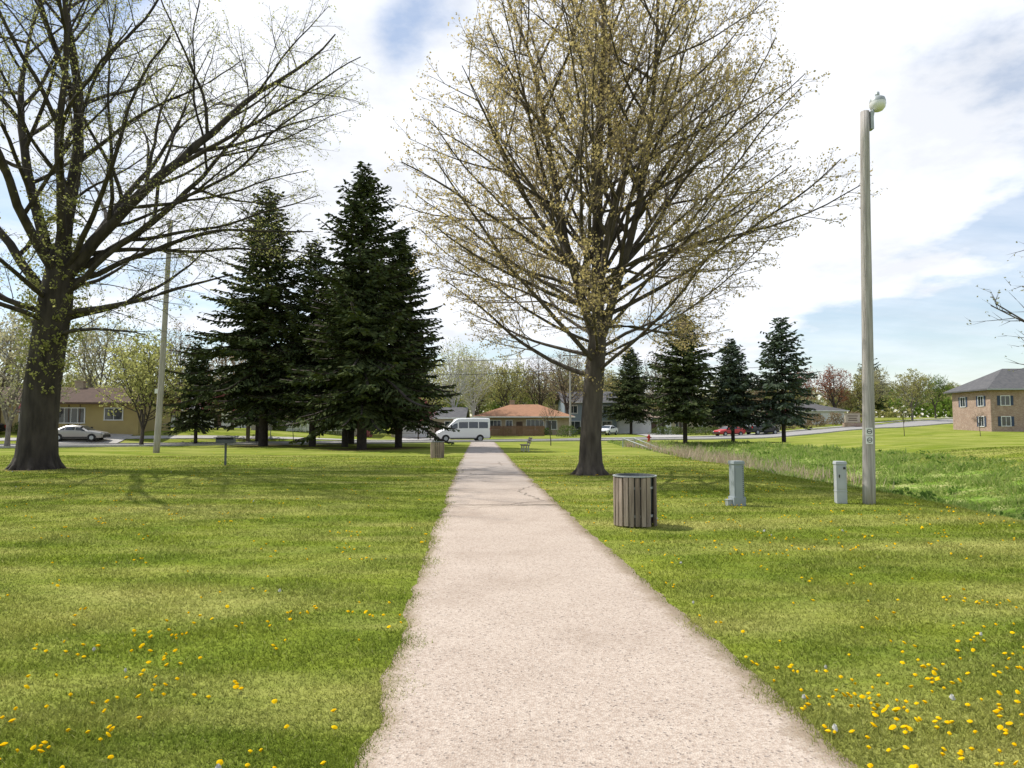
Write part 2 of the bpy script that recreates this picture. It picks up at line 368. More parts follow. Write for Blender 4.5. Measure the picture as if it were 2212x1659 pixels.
clump=.6+.8*np.clip(.5+.5*np.sin(x*2.3+np.sin(y*1.7)*2)*np.sin(y*2.1+np.sin(x*1.1)*2),0,1)
w=(.0035+.0013*D)*(.7+.6*rs.rand(len(x))); h=(.02+.024*rs.rand(len(x)))*clump+.0003*D
np_mesh('lawn_grass',make_blades(x,y,w,h,1.9),3,[blade_mat()])
n=100000; y=9*(72/9.)**rs.rand(n); x=9.9+rs.rand(n)**.9*13.; D=np.hypot(x,y)
cl=np.sin(x*1.1+np.sin(y*.8)*2)*np.sin(y*.7+np.sin(x)*1.5)
h=(.05+.17*rs.rand(n)**2)*(.5+1.4*np.clip(cl+.3,0,1)); w=.006+.0022*D
np_mesh('ditch_weeds',make_blades(x,y,w,h,1.3),3,[M['weed']])
n=11000; y=29+rs.rand(n)**.8*32; x=9.9+(rs.rand(n)**1.3)*7.; y2=y+rs.randn(n)*1.5
kp=(np.sin(x*1.7+y*.5)+np.sin(y*.9-x*.6)+rs.randn(n)*.6)>-.1; x=x[kp];y2=y2[kp]; n=len(x); h=(.2+.8*rs.rand(n)**1.5)*(.65+.35*np.sin(y2*.7+x))
np_mesh('dry_reeds',make_blades(x,y2,.04+.02*rs.rand(n),np.abs(h)+.1,.7),3,[M['reed']])
def dandelions():
    R=random.Random(9); V=[];F=[];MI=[]; out=[]
    while len(out)<1500:
        D=3*(48/3.)**R.random(); x=R.uniform(-.85,.95)*D
        if abs(x-float(pathx(D)))<1.32 or x>9.3: continue
        right=x>float(pathx(D))
        dens=noise.noise(Vector((x*.55,D*.55,0)))*.5+.5
        pr=(dens**2.5*1.4 if right else dens**2.5*.55)*(1 if D<6 or D>9 else .6)
        if R.random()>pr: continue
        out.append((x,D))
        if R.random()<.35:
            for _ in range(R.randint(1,2)): out.append((x+R.gauss(0,.12),D+R.gauss(0,.12)))
    for (x,y) in out:
        if abs(x-float(pathx(y)))<1.25: continue
        r=R.uniform(.010,.019)*(1+.008*y); zb=z1(x,y)+R.uniform(.03,.055); seed=R.random()<.02; m=1 if seed else 0
        tx,ty=R.gauss(0,.3),R.gauss(0,.3); base=len(V); k=9
        for ring,(rr,hz) in enumerate(((.45,.008),(1.,.002))):
            for i in range(k):
                a=2*math.pi*i/k; q=r*rr*(R.uniform(.8,1.1) if ring else 1); px_,py_=q*math.cos(a),q*math.sin(a)
                V.append((x+px_,y+py_,zb+hz*(1 if not seed else 3)+px_*tx+py_*ty))
        V.append((x,y,zb+.010)); V.append((x,y,zb-.012))
        for i in range(k):
            j=(i+1)%k; F.append((base+k+i,base+k+j,base+j,base+i)); F.append((base+i,base+j,base+2*k)); F.append((base+k+j,base+k+i,base+2*k+1)); MI+= [m]*3
    B=MB(); B.V=V;B.F=F;B.M=MI; return B.obj('dandelions',[M['dand'],M['seed']])
dandelions()
# ---------------------------------------------------------------- trees
def perp(d,az):
    a=Vector((0,0,1)) if abs(d.z)<.9 else Vector((1,0,0))
    u=d.cross(a); u.normalize(); v=d.cross(u); return u*math.cos(az)+v*math.sin(az)
def leafq(B,R,p,s,m=1):
    nx,ny,nz=R.uniform(-1,1),R.uniform(-1,1),R.uniform(-1,1)
    d=Vector((nx,ny,nz+.01)); d.normalize(); u=perp(d,R.uniform(0,6.28)); v=d.cross(u); u*=s*.5; v*=s*.34
    b=len(B.V); x,y,z=p
    B.V+=[(x-u.x,y-u.y,z-u.z),(x+v.x,y+v.y,z+v.z),(x+u.x,y+u.y,z+u.z),(x-v.x,y-v.y,z-v.z)]
    B.F.append((b,b+1,b+2,b+3)); B.M.append(m)
def weeds():
    R=random.Random(31); B=MB()
    for i in range(190):
        y=12*(60/12.)**R.random(); x=R.uniform(10.3,23); s=R.uniform(.15,.5); z=z1(x,y)
        for k in range(26):
            a=R.uniform(0,6.28); q=s*R.random(); leafq(B,R,(x+q*math.cos(a),y+q*math.sin(a),z+R.uniform(.03,.55)*s),R.uniform(.08,.18),0)
    B.obj('broadleaf_weeds',[M['coarse']])
weeds()
def woodland():
    R=random.Random(77); B=MB()
    for i in range(34000):
        a=rad(R.uniform(-62,62)); D=R.uniform(190,215); x=D*math.sin(a); y=D*math.cos(a)
        top=(6.5+2.5*noise.noise(Vector((x*.05,y*.05,0)))*2+1.8*noise.noise(Vector((x*.22,3,0)))*2)
        q=R.random(); m=int(max(0,min(3,2+2.6*noise.noise(Vector((x*.07,9,q*.6)))*1.6)))
        leafq(B,R,(x,y,z1(x,y)+q*top),R.uniform(.7,1.5),m)
    B.obj('distant_woodland',[M['leafbrown'],M['leafyel'],M['leafgreen'],M['leafpale']])
woodland()
def inside(P,p,f=1.):
    cx,cy=P['c']; r=math.hypot(p.x-cx,p.y-cy); return r<f*float(np.interp(p.z,P['eh'],P['er']))
def grow(B,R,p,d,L,r0,lv,P):
    C=P['lv'][lv]; n=max(2 if lv<P['last'] else 1,int(round(L/C['seg']))); st=L/n; pts=[p.copy()];ds=[d.copy()]; w=C['w']; up=C['up']
    for i in range(n):
        d=d+Vector((R.uniform(-w,w),R.uniform(-w,w),R.uniform(-w,w)+up)); d.normalize(); p=p+d*st; pts.append(p);ds.append(d)
    tip=C.get('tip',.3); rs_=[r0*(1-(1-tip)*i/n) for i in range(n+1)]
    B.tube(pts,rs_,C['sides'],P.get('tm',0) if lv>=P.get('tlv',9) else 0)
    nl=C.get('leaves',0)
    if nl:
        k=int(nl)+(1 if R.random()<nl-int(nl) else 0)
        for _ in range(k):
            t=R.uniform(.35,1.); i=min(n-1,int(t*n)); q=pts[i].lerp(pts[i+1],t*n-i); j=P['jit']
            leafq(B,R,(q.x+R.uniform(-j,j),q.y+R.uniform(-j,j),q.z+R.uniform(-j,j)),P['ls']*R.uniform(.6,1.3))
    if lv==P['last']: return
    s=C['s0']*L+R.random()*C['sp']; az=R.uniform(0,6.28)
    while s<L*.99:
        i=min(n-1,int(s/st)); q=pts[i].lerp(pts[i+1],s/st-i); dd=ds[i+1]; az+=2.4+R.uniform(-.5,.5)
        a=rad(C['ang']+R.uniform(-12,12)); c=dd*math.cos(a)+perp(dd,az)*math.sin(a); c.z=max(c.z,C.get('minz',-.4)) ; c.normalize()
        if C.get('env'):
            Lc=.6
            while inside(P,q+c*Lc+Vector((0,0,C.get('rise',.25)*Lc))) and Lc<C.get('maxl',12): Lc+=.4
            Lc*=R.uniform(.78,1.03)
        else:
            Lc=(C['k']*(L-s)+C['c'])*R.uniform(.65,1.2); g=0
            while not inside(P,q+c*Lc,1.04) and g<5: Lc*=.7; g+=1
        if Lc>C.get('minl',.05):
            rr=rs_[i]; rc=min(rr*.72,C['rk']*Lc+C.get('r0',.002)); grow(B,R,q,c,Lc,rc,lv+1,P)
        s+=C['sp']*R.uniform(.55,1.45)
def hero_right():
    R=random.Random(21); B=MB()
    P=dict(c=(.75,0),eh=[2.5,4,6,8,11,14,17.6,20,22.5],er=[0,6.8,8.6,8.8,8.4,7.1,4.9,3.1,0],last=4,ls=.086,jit=.06,tm=2,tlv=2,lv=[
     dict(seg=1.0,w=.08,up=.02,sides=8,tip=.12,s0=.06,sp=.66,ang=48,minz=.1,env=True,rk=.0090,r0=.007,minl=.8,rise=.15),
     dict(seg=.6,w=.095,up=.018,sides=5,tip=.2,s0=.32,sp=.34,ang=38,minz=-.2,k=.36,c=.65,rk=.0075,r0=.004),
     dict(seg=.35,w=.10,up=.03,sides=4,tip=.4,s0=.2,sp=.20,ang=40,minz=-.3,k=.40,c=.28,rk=.0055,r0=.0045,leaves=1.3),
     dict(seg=.22,w=.12,up=.04,sides=3,tip=.5,s0=.15,sp=.145,ang=42,k=.3,c=.15,rk=.005,r0=.005,leaves=1.9),
     dict(seg=.25,w=.12,up=.05,sides=3,leaves=2.2)])
    tr=[Vector(a) for a in ((0,0,-.15),(0,0,.12),(0,0,.45),(.0,0,1.2),(.06,0,2.2),(.14,0,3.4),(.26,0,4.6),(.34,.02,5.8))]
    B.tube(tr,[.62,.52,.43,.385,.37,.355,.33,.26],16)
    for a in range(7):
        t=a*.9+.3; B.tube([Vector((.28*math.cos(t),.28*math.sin(t),.5)),Vector((.45*math.cos(t),.45*math.sin(t),.12)),Vector((.75*math.cos(t),.75*math.sin(t),-.08))],[.12,.12,.05],6)
    for (p,d,L,r) in (((.32,0,5.2),(.04,.02,1),17,.23),((.2,0,4.7),(-.30,.08,1),15,.17),((.32,0,4.6),(.38,-.12,1),14,.17),((.3,0,5.4),(.1,.42,1),13,.14),((.3,0,5.3),(-.03,-.42,1),12,.14),((.3,0,5.9),(-.55,-.1,1),10,.12),((.3,0,6.3),(.55,.2,1),9.5,.12)):
        grow(B,R,Vector(p),Vector(d).normalized(),L,r,0,P)
    az=0
    for i in range(26):
        h=3.5+i*.15; az+=2.4+R.uniform(-.3,.3); el=rad(R.uniform(6,34)); d=Vector((math.cos(az)*math.cos(el),math.sin(az)*math.cos(el),math.sin(el)))
        p=Vector((.16+.05*h*.3,0,h)); Lc=1
        while inside(P,p+d*Lc+Vector((0,0,.12*Lc))) and Lc<11: Lc+=.3
        grow(B,R,p,d,Lc*R.uniform(.85,1.02),R.uniform(.055,.10),1,P)
    for i in range(110):
        h=R.uniform(2.6,7); a=R.uniform(0,6.28); d=Vector((math.cos(a),math.sin(a),.5)).normalized(); grow(B,R,Vector((.08*h*.6+.3*math.cos(a),.3*math.sin(a),h)),d,R.uniform(.3,.8),.006,3,P)
    o=B.obj('maple_tree',[M['bark'],M['budtan'],M['twig']],smooth=True); o.location=(2.82,24.6,z1(2.82,24.6)); return o
def hero_left():
    R=random.Random(8); B=MB()
    P=dict(c=(.3,0),eh=[3.8,5.5,8,11,15,19,22,26],er=[0,7.5,11.5,12.8,13.2,12.2,9.5,0],last=4,ls=.088,jit=.08,tm=2,tlv=3,lv=[
     dict(seg=1.0,w=.13,up=.02,sides=8,tip=.12,s0=.15,sp=1.0,ang=46,minz=.05,env=True,rk=.0100,r0=.009,minl=1,maxl=9.5,rise=.1),
     dict(seg=.6,w=.15,up=.008,sides=5,tip=.2,s0=.24,sp=.48,ang=44,minz=-.3,k=.36,c=.85,rk=.0075,r0=.004),
     dict(seg=.35,w=.15,up=.0,sides=4,tip=.35,s0=.18,sp=.26,ang=44,minz=-.6,k=.40,c=.34,rk=.0055,r0=.0042,leaves=1.),
     dict(seg=.25,w=.15,up=.0,sides=3,tip=.5,s0=.15,sp=.18,ang=44,k=.3,c=.18,rk=.005,r0=.0045,leaves=1.4),
     dict(seg=.3,w=.12,up=.0,sides=3,leaves=1.6)])
    tr=[Vector(a) for a in ((0,0,-.2),(0,0,.15),(.0,0,.6),(.02,0,1.6),(.1,0,3.2),(.3,0,5.2),(.5,0,6.8),(.62,0,8.2),(.68,0,9.2))]
    B.tube(tr,[.98,.86,.76,.69,.66,.64,.64,.52,.36],16)
    for a in range(8):
        t=a*.8+.3; B.tube([Vector((.52*math.cos(t),.52*math.sin(t),.7)),Vector((.75*math.cos(t),.75*math.sin(t),.15)),Vector((1.1*math.cos(t),1.1*math.sin(t),-.1))],[.18,.18,.06],6)
    for (p,d,L,r) in (((.66,0,8.4),(.06,.02,1),16,.30),((.8,0,7.8),(.68,-.1,.9),17,.27),((.4,0,8.0),(-.32,.1,1),15,.25),((.3,0,7.0),(-.9,.1,.75),13,.22),
                      ((.6,.2,8.2),(.25,.6,1),14,.2),((.6,-.2,8.0),(-.1,-.6,1),13,.2),((.9,.1,8.1),(.95,.35,.6),13,.17),((.6,-.1,8.8),(.38,-.25,1),15,.19)):
        grow(B,R,Vector(p),Vector(d).normalized(),L,r,0,P)
    for (h,az,el,L,r) in ((6.2,.1,12,7.5,.15),(5.4,-.5,4,6,.10),(6.0,.7,15,8,.12),(5.5,2.6,15,8,.13),(6.3,3.5,20,9,.14),(6.8,-1.6,25,8,.12),(7,1.7,25,8,.12),(6.9,-.25,24,10,.14),(5.9,4.4,20,7,.12),(7.4,.25,30,11,.14),(7.8,-.1,38,11.5,.14),(8.3,.45,34,11,.12)):
        e=rad(el); grow(B,R,Vector((.4,0,h)),Vector((math.cos(az)*math.cos(e),math.sin(az)*math.cos(e),math.sin(e))),L,r,1,P)
    Q=dict(P); Q['ls']=.12; Q['lv']=[dict(c) for c in P['lv']]; Q['lv'][3]['leaves']=5; Q['lv'][4]['leaves']=3
    for i in range(330):
        h=R.uniform(3,11); a=R.uniform(0,6.28); d=Vector((math.cos(a),math.sin(a),.5)).normalized(); r=.6 if h<8.5 else .35
        grow(B,R,Vector((.06*h+r*math.cos(a),r*math.sin(a),h)),d,R.uniform(.25,.9),.006,3,Q)
    o=B.obj('maple_tree',[M['bark_dark'],M['budgreen'],M['twig2']],smooth=True); o.location=(-19.4,28,z1(-19.4,28)); return o
hero_right(); hero_left()
def medium(seed,H,Rd,ls,leaves,trunk=.2,z0=.22,sp=1.,jit=.25):
    R=random.Random(seed); B=MB()
    eh=[H*z0*.7,H*(z0+.12),H*.5,H*.75,H*.92,H*1.02]; er=[0,Rd*.8,Rd,Rd*.8,Rd*.4,0]
    P=dict(c=(0,0),eh=eh,er=er,last=3,ls=ls,jit=jit,lv=[
     dict(seg=1.,w=.08,up=.03,sides=6,tip=.15,s0=.08,sp=.65*sp,ang=46,minz=.1,env=True,rk=.012,r0=.01,minl=.6),
     dict(seg=.8,w=.11,up=.03,sides=4,tip=.3,s0=.15,sp=.45*sp,ang=42,minz=-.2,k=.35,c=.7,rk=.009,r0=.007,leaves=2),
     dict(seg=.5,w=.12,up=.03,sides=3,tip=.4,s0=.15,sp=.33*sp,ang=42,minz=-.3,k=.35,c=.35,rk=.007,r0=.008,leaves=leaves),
     dict(seg=.5,w=.12,up=.03,sides=3,leaves=leaves)])
    hz=H*z0; B.tube([Vector((0,0,-.1)),Vector((0,0,.5)),Vector((.05,0,hz*.6)),Vector((.1,0,hz*1.2))],[trunk*1.4,trunk*1.1,trunk,trunk*.85],8)
    k=R.randint(4,5)
    for i in range(k):
        a=i*6.28/k+R.random(); t=R.uniform(.12,.5); grow(B,R,Vector((.08,0,hz*R.uniform(.85,1.1))),Vector((math.cos(a)*t,math.sin(a)*t,1)).normalized(),(H-hz)*R.uniform(.85,1.),trunk*.6,0,P)
    return B
class Var:
    def __init__(s,B): s.B=B; s.cache={}
    def put(s,name,x,y,bark,leaf,sc=1.,rz=0.,parent=None,wd=1.):
        key=(bark,leaf)
        if key not in s.cache:
            if s.cache:
                me=list(s.cache.values())[0].copy(); me.materials[0]=M[bark]; me.materials[1]=M[leaf]
            else:
                o=s.B.obj('tree_mesh',[M[bark],M[leaf]],smooth=True); me=o.data; bpy.data.objects.remove(o)
            s.cache[key]=me
        o=link(bpy.data.objects.new(name,s.cache[key])); o.location=(x,y,z1(x,y)-.02); o.rotation_euler=(0,0,rz); o.scale=(sc*wd,sc*wd,sc)
        if parent: o.parent=parent
        return o
vA=Var(medium(1,13,4.8,.26,2.6)); vB=Var(medium(2,11,4.8,.27,3.2,trunk=.18,z0=.15)); vC=Var(medium(3,15,5.,.22,1.6,trunk=.22,sp=1.0)); vD=Var(medium(4,4.5,2.3,.17,3.5,trunk=.07,z0=.25,sp=.5,jit=.12)); vE=Var(medium(6,4.2,1.2,.10,.8,trunk=.035,z0=.35,sp=.6,jit=.08))
vF=Var(medium(7,9.5,4.6,.075,1.6,trunk=.11,z0=.28,sp=.95,jit=.06))
tl=[
 ('deciduous_tree',vB,-41,76,'bark','budgreen',1.05),('deciduous_tree',vA,-50,82,'bark_pale','leafpale',1.15),('deciduous_tree',vC,-60,80,'bark','leafbrown',1.),
 ('deciduous_tree',vA,-36,88,'bark','leafbrown',.95),('deciduous_tree',vB,-33,61,'bark','budgreen',.85),('deciduous_tree',vC,-70,80,'bark','budgreen',.9),('deciduous_tree',vB,-42,57,'bark_pale','leafpale',1.05),
 ('deciduous_tree',vA,-31,102,'bark','leafyel',1.1),('deciduous_tree',vB,-22,100,'bark','budgreen',1.1),('deciduous_tree',vC,-44,90,'bark','leafbrown',1.),
 ('birch_tree',vC,-8.5,100,'birch','budgreen',1.),('birch_tree',vC,-6,106,'birch','leafyel',.95),
 ('deciduous_tree',vA,-1,122,'bark','leafyel',1.1),('deciduous_tree',vC,5,126,'bark','leafbrown',1.05),('deciduous_tree',vB,-14,112,'bark','leafyel',1.25),('deciduous_tree',vA,-7,128,'bark','leafpale',1.2),('deciduous_tree',vC,9,112,'bark','leafbrown',1.),('deciduous_tree',vB,1,132,'bark','budgreen',1.3),('deciduous_tree',vB,9,134,'bark','leafyel',1.25),
 ('deciduous_tree',vC,26,118,'bark','leafbrown',1.05),('deciduous_tree',vC,31,126,'bark','leafbrown',1.),('deciduous_tree',vA,38,122,'bark','leafyel',.85),('deciduous_tree',vB,46,130,'bark','leafbrown',.9),('deciduous_tree',vA,19,128,'bark','leafyel',.98),
 ('deciduous_tree',vA,66,140,'bark','leaforange',.95),('deciduous_tree',vA,60,142,'bark','leaforange',.95),('deciduous_tree',vA,75,142,'bark_pale','leafpale',.95),('deciduous_tree',vB,82,140,'bark_pale','leafyel',1.),('deciduous_tree',vB,71,138,'bark','leafyel',.9),('deciduous_tree',vB,54,136,'bark','leafyel',.9),
 ('deciduous_tree',vA,93,150,'bark','leafgreen',.8),('deciduous_tree',vA,-25,108,'bark','leafbrown',.95),('deciduous_tree',vC,12,140,'bark','leafyel',1.1),
 ('crabapple_tree',vD,-40,80,'bark','leafred',1.),('crabapple_tree',vD,-37,86,'bark','leafred',1.2),('crabapple_tree',vD,-11.5,84,'bark','leafred',1.15),('crabapple_tree',vD,-30,86,'bark','leafred',1.1),('crabapple_tree',vD,47,120,'bark','leafred',1.),('crabapple_tree',vD,-46,66,'bark','leafred',.8),('crabapple_tree',vD,-14.5,90,'bark','leafred',1.),
 ('sapling_tree',vE,3.4,60,'bark','leafbrown',1.),('sapling_tree',vE,52,76,'bark','leafbrown',.75),('sapling_tree',vE,47,82,'bark','leafyel',1.),('sapling_tree',vE,-23,72,'bark','leafyel',1.),
 ('young_maple_tree',vF,14.9,15.5,'bark','leafpale',1.),
]
R=random.Random(4)
for (nm,v,x,y,b,l,s) in tl: v.put(nm,x,y,b,l,s,R.uniform(0,6.28))
dt=empty('distant_tree_line',(0,0,0)); k=0
for row,(yd,st) in enumerate(((150,5.5),(180,6.5))):
    x=-180+row*3
    while x<260:
        v=R.choice([vA,vB,vB]); l=R.choice(['leafyel','leafbrown','budgreen','leafyel','leafbrown','leafyel','leafpale','leafgreen']); hs=1.02 if x<30 else .80
        v.put('distant_tree',x,yd+R.uniform(-10,12)+(30 if x>60 else 0),'bark',l,hs*R.uniform(.8,1.15)*(1+row*.12),R.uniform(0,6.28),dt,1.15); x+=st*R.uniform(.6,1.2)
# conifers
def spruce(seed,H,Rd,z0,dens=1.,gap=.36,ls=.42,pw=.75,droop=-8):
    R=random.Random(seed); B=MB()
    B.tube([Vector((0,0,-.1)),Vector((0,0,H*.3)),Vector((.05,0,H*.7)),Vector((.05,0,H))],[H*.018,H*.014,H*.007,.015],8)
    z=z0; az=0; ph=R.uniform(0,6.28)
    while z<H-.15:
        t=(z-z0)/(H-z0); Lz=Rd*(1-t)**pw*(.72+.28*min(1,t*6))*(1+.12*math.sin(z*2.1+seed))
        nb=max(5,int(round(9*dens*(1-.3*t))))
        for i in range(nb):
            az+=6.283/nb+R.uniform(-.25,.25); L=Lz*R.uniform(.55,1.12)*(1+.14*math.sin(az*2+z*.35+ph))+.12
            if R.random()<.08: L*=1.2
            el=rad(droop+46*t+R.uniform(-9,9)); d=Vector((math.cos(az)*math.cos(el),math.sin(az)*math.cos(el),math.sin(el)))
            zz=z+R.uniform(-.2,.2); p=Vector((0,0,zz)); n=max(2,int(L/.6)); pts=[p]
            for k in range(n):
                d=d+Vector((0,0,(-.05 if k<n*.55 else .12))); d.normalize(); p=p+d*(L/n); pts.append(p)
            B.tube(pts,[.012*L+.012]*(len(pts)-1)+[.01],3)
            s=.15*L
            while s<L:
                f=s/L*n; k=min(n-1,int(f)); q=pts[k].lerp(pts[k+1],f-k); dr=(pts[k+1]-pts[k]).normalized(); side=dr.cross(Vector((0,0,1))).normalized()
                for sg in (-1,1):
                    bl=(.30*(L-s)+.26)*R.uniform(.6,1.2); bd=(dr*.65+side*sg*.8+Vector((0,0,R.uniform(-.42,.0)))).normalized()
                    m=max(1,int(bl/.2))
                    for j in range(m):
                        c=q+bd*(bl*(j+.5)/m)+Vector((R.uniform(-.06,.06),R.uniform(-.06,.06),R.uniform(-.14,.04)))
                        dd=(bd+Vector((R.uniform(-.4,.4),R.uniform(-.4,.4),R.uniform(-.5,.25)))).normalized(); wv=perp(dd,R.uniform(0,6.28)); l=ls*R.uniform(.6,1.2)*.6; w_=l*.42
                        a=c-dd*l; e=c+dd*l; o=len(B.V); u=wv*w_
                        B.V+=[tuple(a),tuple(c+u),tuple(e),tuple(c-u)]; B.F.append((o,o+1,o+2,o+3)); B.M.append(1)
                s+=.30*R.uniform(.8,1.2)
        z+=gap*R.uniform(.85,1.15)*(1-.3*t)
    return B
s1=Var(spruce(1,21.5,6.8,3.2,dens=1.0,gap=.42)); s2=Var(spruce(2,22,7.8,3.8,dens=.85,gap=.52)); s3=Var(spruce(5,12.5,5.1,2.7)); s4=Var(spruce(9,11,4.1,2.2,dens=.85,gap=.42))
sl=[(s1,-11.3,51.5,'needle',1.02),(s1,-9.2,55.5,'needle',.84),(s2,-21.8,60,'needle',1.05),(s2,-17.2,59,'needle',.82),(s4,-26,70,'needle',1.3),(s1,-15.5,66,'needle',.85),(s4,-30.5,66,'needle',.9),(s2,-13.9,57,'needle',.7),
    (s3,17.2,68,'needle',1.05),(s3,22.6,70,'needleblue',.86),(s4,27.2,68.5,'needleblue',1.15),(s3,19.5,112,'needle',1.15),(s4,83,158,'needle',1.3),(s4,-27,93,'needleblue',.6),(s4,-34,100,'needle',1.)]
for (v,x,y,l,s) in sl: v.put('spruce_tree',x,y,'bark_sp',l,s,R.uniform(0,6.28))
def shrub(name,x,y,lx,ly,h,m,n=900,s=.16):
    R=random.Random(int(x*10+y)); B=MB(); B.tube([Vector((0,0,0)),Vector((0,0,h*.6))],[.05,.03],5)
    for i in range(n):
        a=R.uniform(0,6.28); q=R.random()**.4; zz=R.random(); e=math.sqrt(max(.05,1-(zz*zz)*.75)); b=1+.2*noise.noise(Vector((math.cos(a)*2,math.sin(a)*2,zz*3+x)))
        leafq(B,R,(lx/2*q*math.cos(a)*e*b,ly/2*q*math.sin(a)*e*b,h*zz*b+.05),s*R.uniform(.7,1.4))
    o=B.obj(name,[M['bark'],M[m]]); o.location=(x,y,z1(x,y)); return o
shrub('hedge',7.8,97,3.2,1.6,1.6,'hedge'); shrub('hedge',24,105,6,1.6,1.2,'hedge',1500); shrub('hedge',30,106,6,1.6,1.2,'hedge',1500)
for x in (48,52,56,61,66): shrub('shrub',x,121+(x-48)*.6,4,2,2.2,'leafbrown',700,.25)
shrub('shrub',-26,84.5,2,2,2.2,'leafgreen',700); shrub('shrub',-50,65.5,2,2,1.0,'hedge'); shrub('shrub',-18.5,86,2,2,1.2,'leafred')
for x,y,m in ((-47,66,'hedge'),(-54,66,'leafgreen'),(-22,85,'hedge'),(-29,86,'leafgreen'),(-1,104,'hedge'),(5,104,'hedge'),(33,128,'hedge'),(41,128,'leafgreen'),(12,116,'hedge'),(-50,106,'hedge'),(-58,107,'leafgreen')): shrub('shrub',x,y,2.4,1.6,1.1,m,600)
# ---------------------------------------------------------------- buildings
def house(name,x,y,rz,w,d,h,wall,roof,rt='gable',rh=1.6,wins=(),doors=(),garage=(),chim=None,trim='white',shut=None,ov=.6,z=None,swins=()):
    e=empty(name,(x,y,(z1(x,y)if z is None else z)),rz)
    B=MB(); B.box((0,0,h/2-.5),(w,d,h+1)); 
    if rt=='gable':
        for sx in (-1,1): B.add([(sx*w/2,-d/2,h),(sx*w/2,d/2,h),(sx*w/2,0,h+rh*d/(d+2*ov))],[(0,1,2)])
    B.obj('walls',[M[wall]],e)
    B=MB(); a=w/2+ov; b=d/2+ov
    rx=a if rt=='gable' else max(.05,a-b)
    lo=[(-a,-b,h-.1),(a,-b,h-.1),(a,b,h-.1),(-a,b,h-.1)]; up=[(q[0],q[1],h+.08) for q in lo]
    rg=[(-rx,0,h+rh+.08),(rx,0,h+rh+.08)]
    if rt=='gable':
        ru=[(-rx,0,h+rh-.1),(rx,0,h+rh-.1)]
        B.add(lo+up+rg+ru,[(4,5,9,8),(6,7,8,9),(1,0,10,11),(3,2,11,10),(0,1,5,4),(2,3,7,6),(0,4,8,10),(7,3,10,8),(5,1,11,9),(2,6,9,11)])
    else:
        B.add(lo+up+rg,[(3,2,1,0),(4,5,9,8),(6,7,8,9),(5,6,9),(7,4,8),(0,1,5,4),(1,2,6,5),(2,3,7,6),(3,0,4,7)])
    B.obj('roof',[M[roof]],e)
    B=MB(); 
    for (cy,sx,sy) in ((-b-.015,2*a+.06,.03),(b+.015,2*a+.06,.03)): B.box((0,cy,h-.0),(sx,sy,.17))
    B.obj('gutter',[M[trim]],e)
    F=MB();G=MB();S=MB()
    def win(cx,cz,ww,hh,face='f'):
        def T(u,o,su,so,sz,cz_,Bd):
            if face=='f': Bd.box((u,-d/2-o,cz_),(su,so,sz))
            else: Bd.box((-w/2-o,u,cz_),(so,su,sz))
        T(cx,.01,ww,.03,hh,cz,G); t=.09
        T(cx,.03,ww+2*t,.07,t,cz+hh/2+t/2,F); T(cx,.04,ww+2*t+.06,.09,t,cz-hh/2-t/2,F)
        T(cx-ww/2-t/2,.03,t,.07,hh,cz,F); T(cx+ww/2+t/2,.03,t,.07,hh,cz,F)
        T(cx,.028,.05,.04,hh,cz,F)
        if ww>1.9: T(cx-ww/4,.028,.05,.04,hh,cz,F); T(cx+ww/4,.028,.05,.04,hh,cz,F)
        if shut:
            for sg in (-1,1): T(cx+sg*(ww/2+t+.22),.02,.36,.045,hh+.1,cz,S)
    for q in wins: win(*q)
    for q in swins: win(*q,face='s')
    if wins:
        F.obj('window_frames',[M['white']],e); G.obj('window_glass',[M['glass']],e)
    if shut: S.obj('shutters',[M[shut]],e)
    if doors:
        Dd=MB()
        for cx in doors: Dd.box((cx,-d/2-.02,1.02),(.95,.06,2.05)); Dd.box((cx,-d/2-.35,-.02),(1.4,.7,.3),1)
        Dd.obj('door',[M['door'],M['conc']],e)
    if garage:
        Dd=MB()
        for (cx,gw) in garage:
            for k in range(4): Dd.box((cx,-d/2-.03,.3+k*.54),(gw,.05,.50))
        Dd.obj('garage_door',[M['white']],e)
    if chim:
        Dd=MB(); Dd.box((chim[0],chim[1],h+rh*.6+.2),(.8,.6,rh+.6)); Dd.box((chim[0],chim[1],h+rh*1.1+.55),(.9,.7,.1)); Dd.obj('chimney',[M['tanbrick']],e)
    return e
h1=house('yellow_house',-48.2,71,rad(8),21,9,2.75,'yellow','shing_brown','gable',1.7,[(-7,1.7,1.6,1.2),(-2.8,1.6,1.1,1.3),(.6,1.6,1.8,1.3),(4.3,1.55,2.4,1.4),(8.2,1.7,1.6,1.1)],[2.3,-4.9],chim=(3,0),ov=.7,trim='door')
B=MB()
for i in range(-5,6): B.box((i*1.02,-4.53,1.3),(.08,.05,2.6))
B.obj('wall_battens',[M['door']],h1)
house('grey_house',-55,112,0,9,8,2.7,'graysid','shing_gray','gable',1.8,[(-2.5,1.6,1.6,1.2),(2.5,1.6,1.6,1.2)],[0])
house('white_house',-43,104,0,10,8,2.7,'white','shing_gray','gable',2,[(-2.5,1.6,1.6,1.2),(2.5,1.6,1.6,1.2)],[0])
house('tan_ranch_house',-26.5,91,rad(6),13.5,9,2.6,'cream','shing_tan','hip',1.7,[(-4.5,1.6,1.8,1.2),(-1.2,1.6,1.0,1.2),(4.3,1.5,2.4,1.4)],[1.2],chim=(2,0))
house('garage_house',-11.5,96,0,9.5,8,2.6,'cream','shing_gray','gable',1.5,[(3.2,1.6,1.4,1.1)],[1.6],[(-2,4.6)])
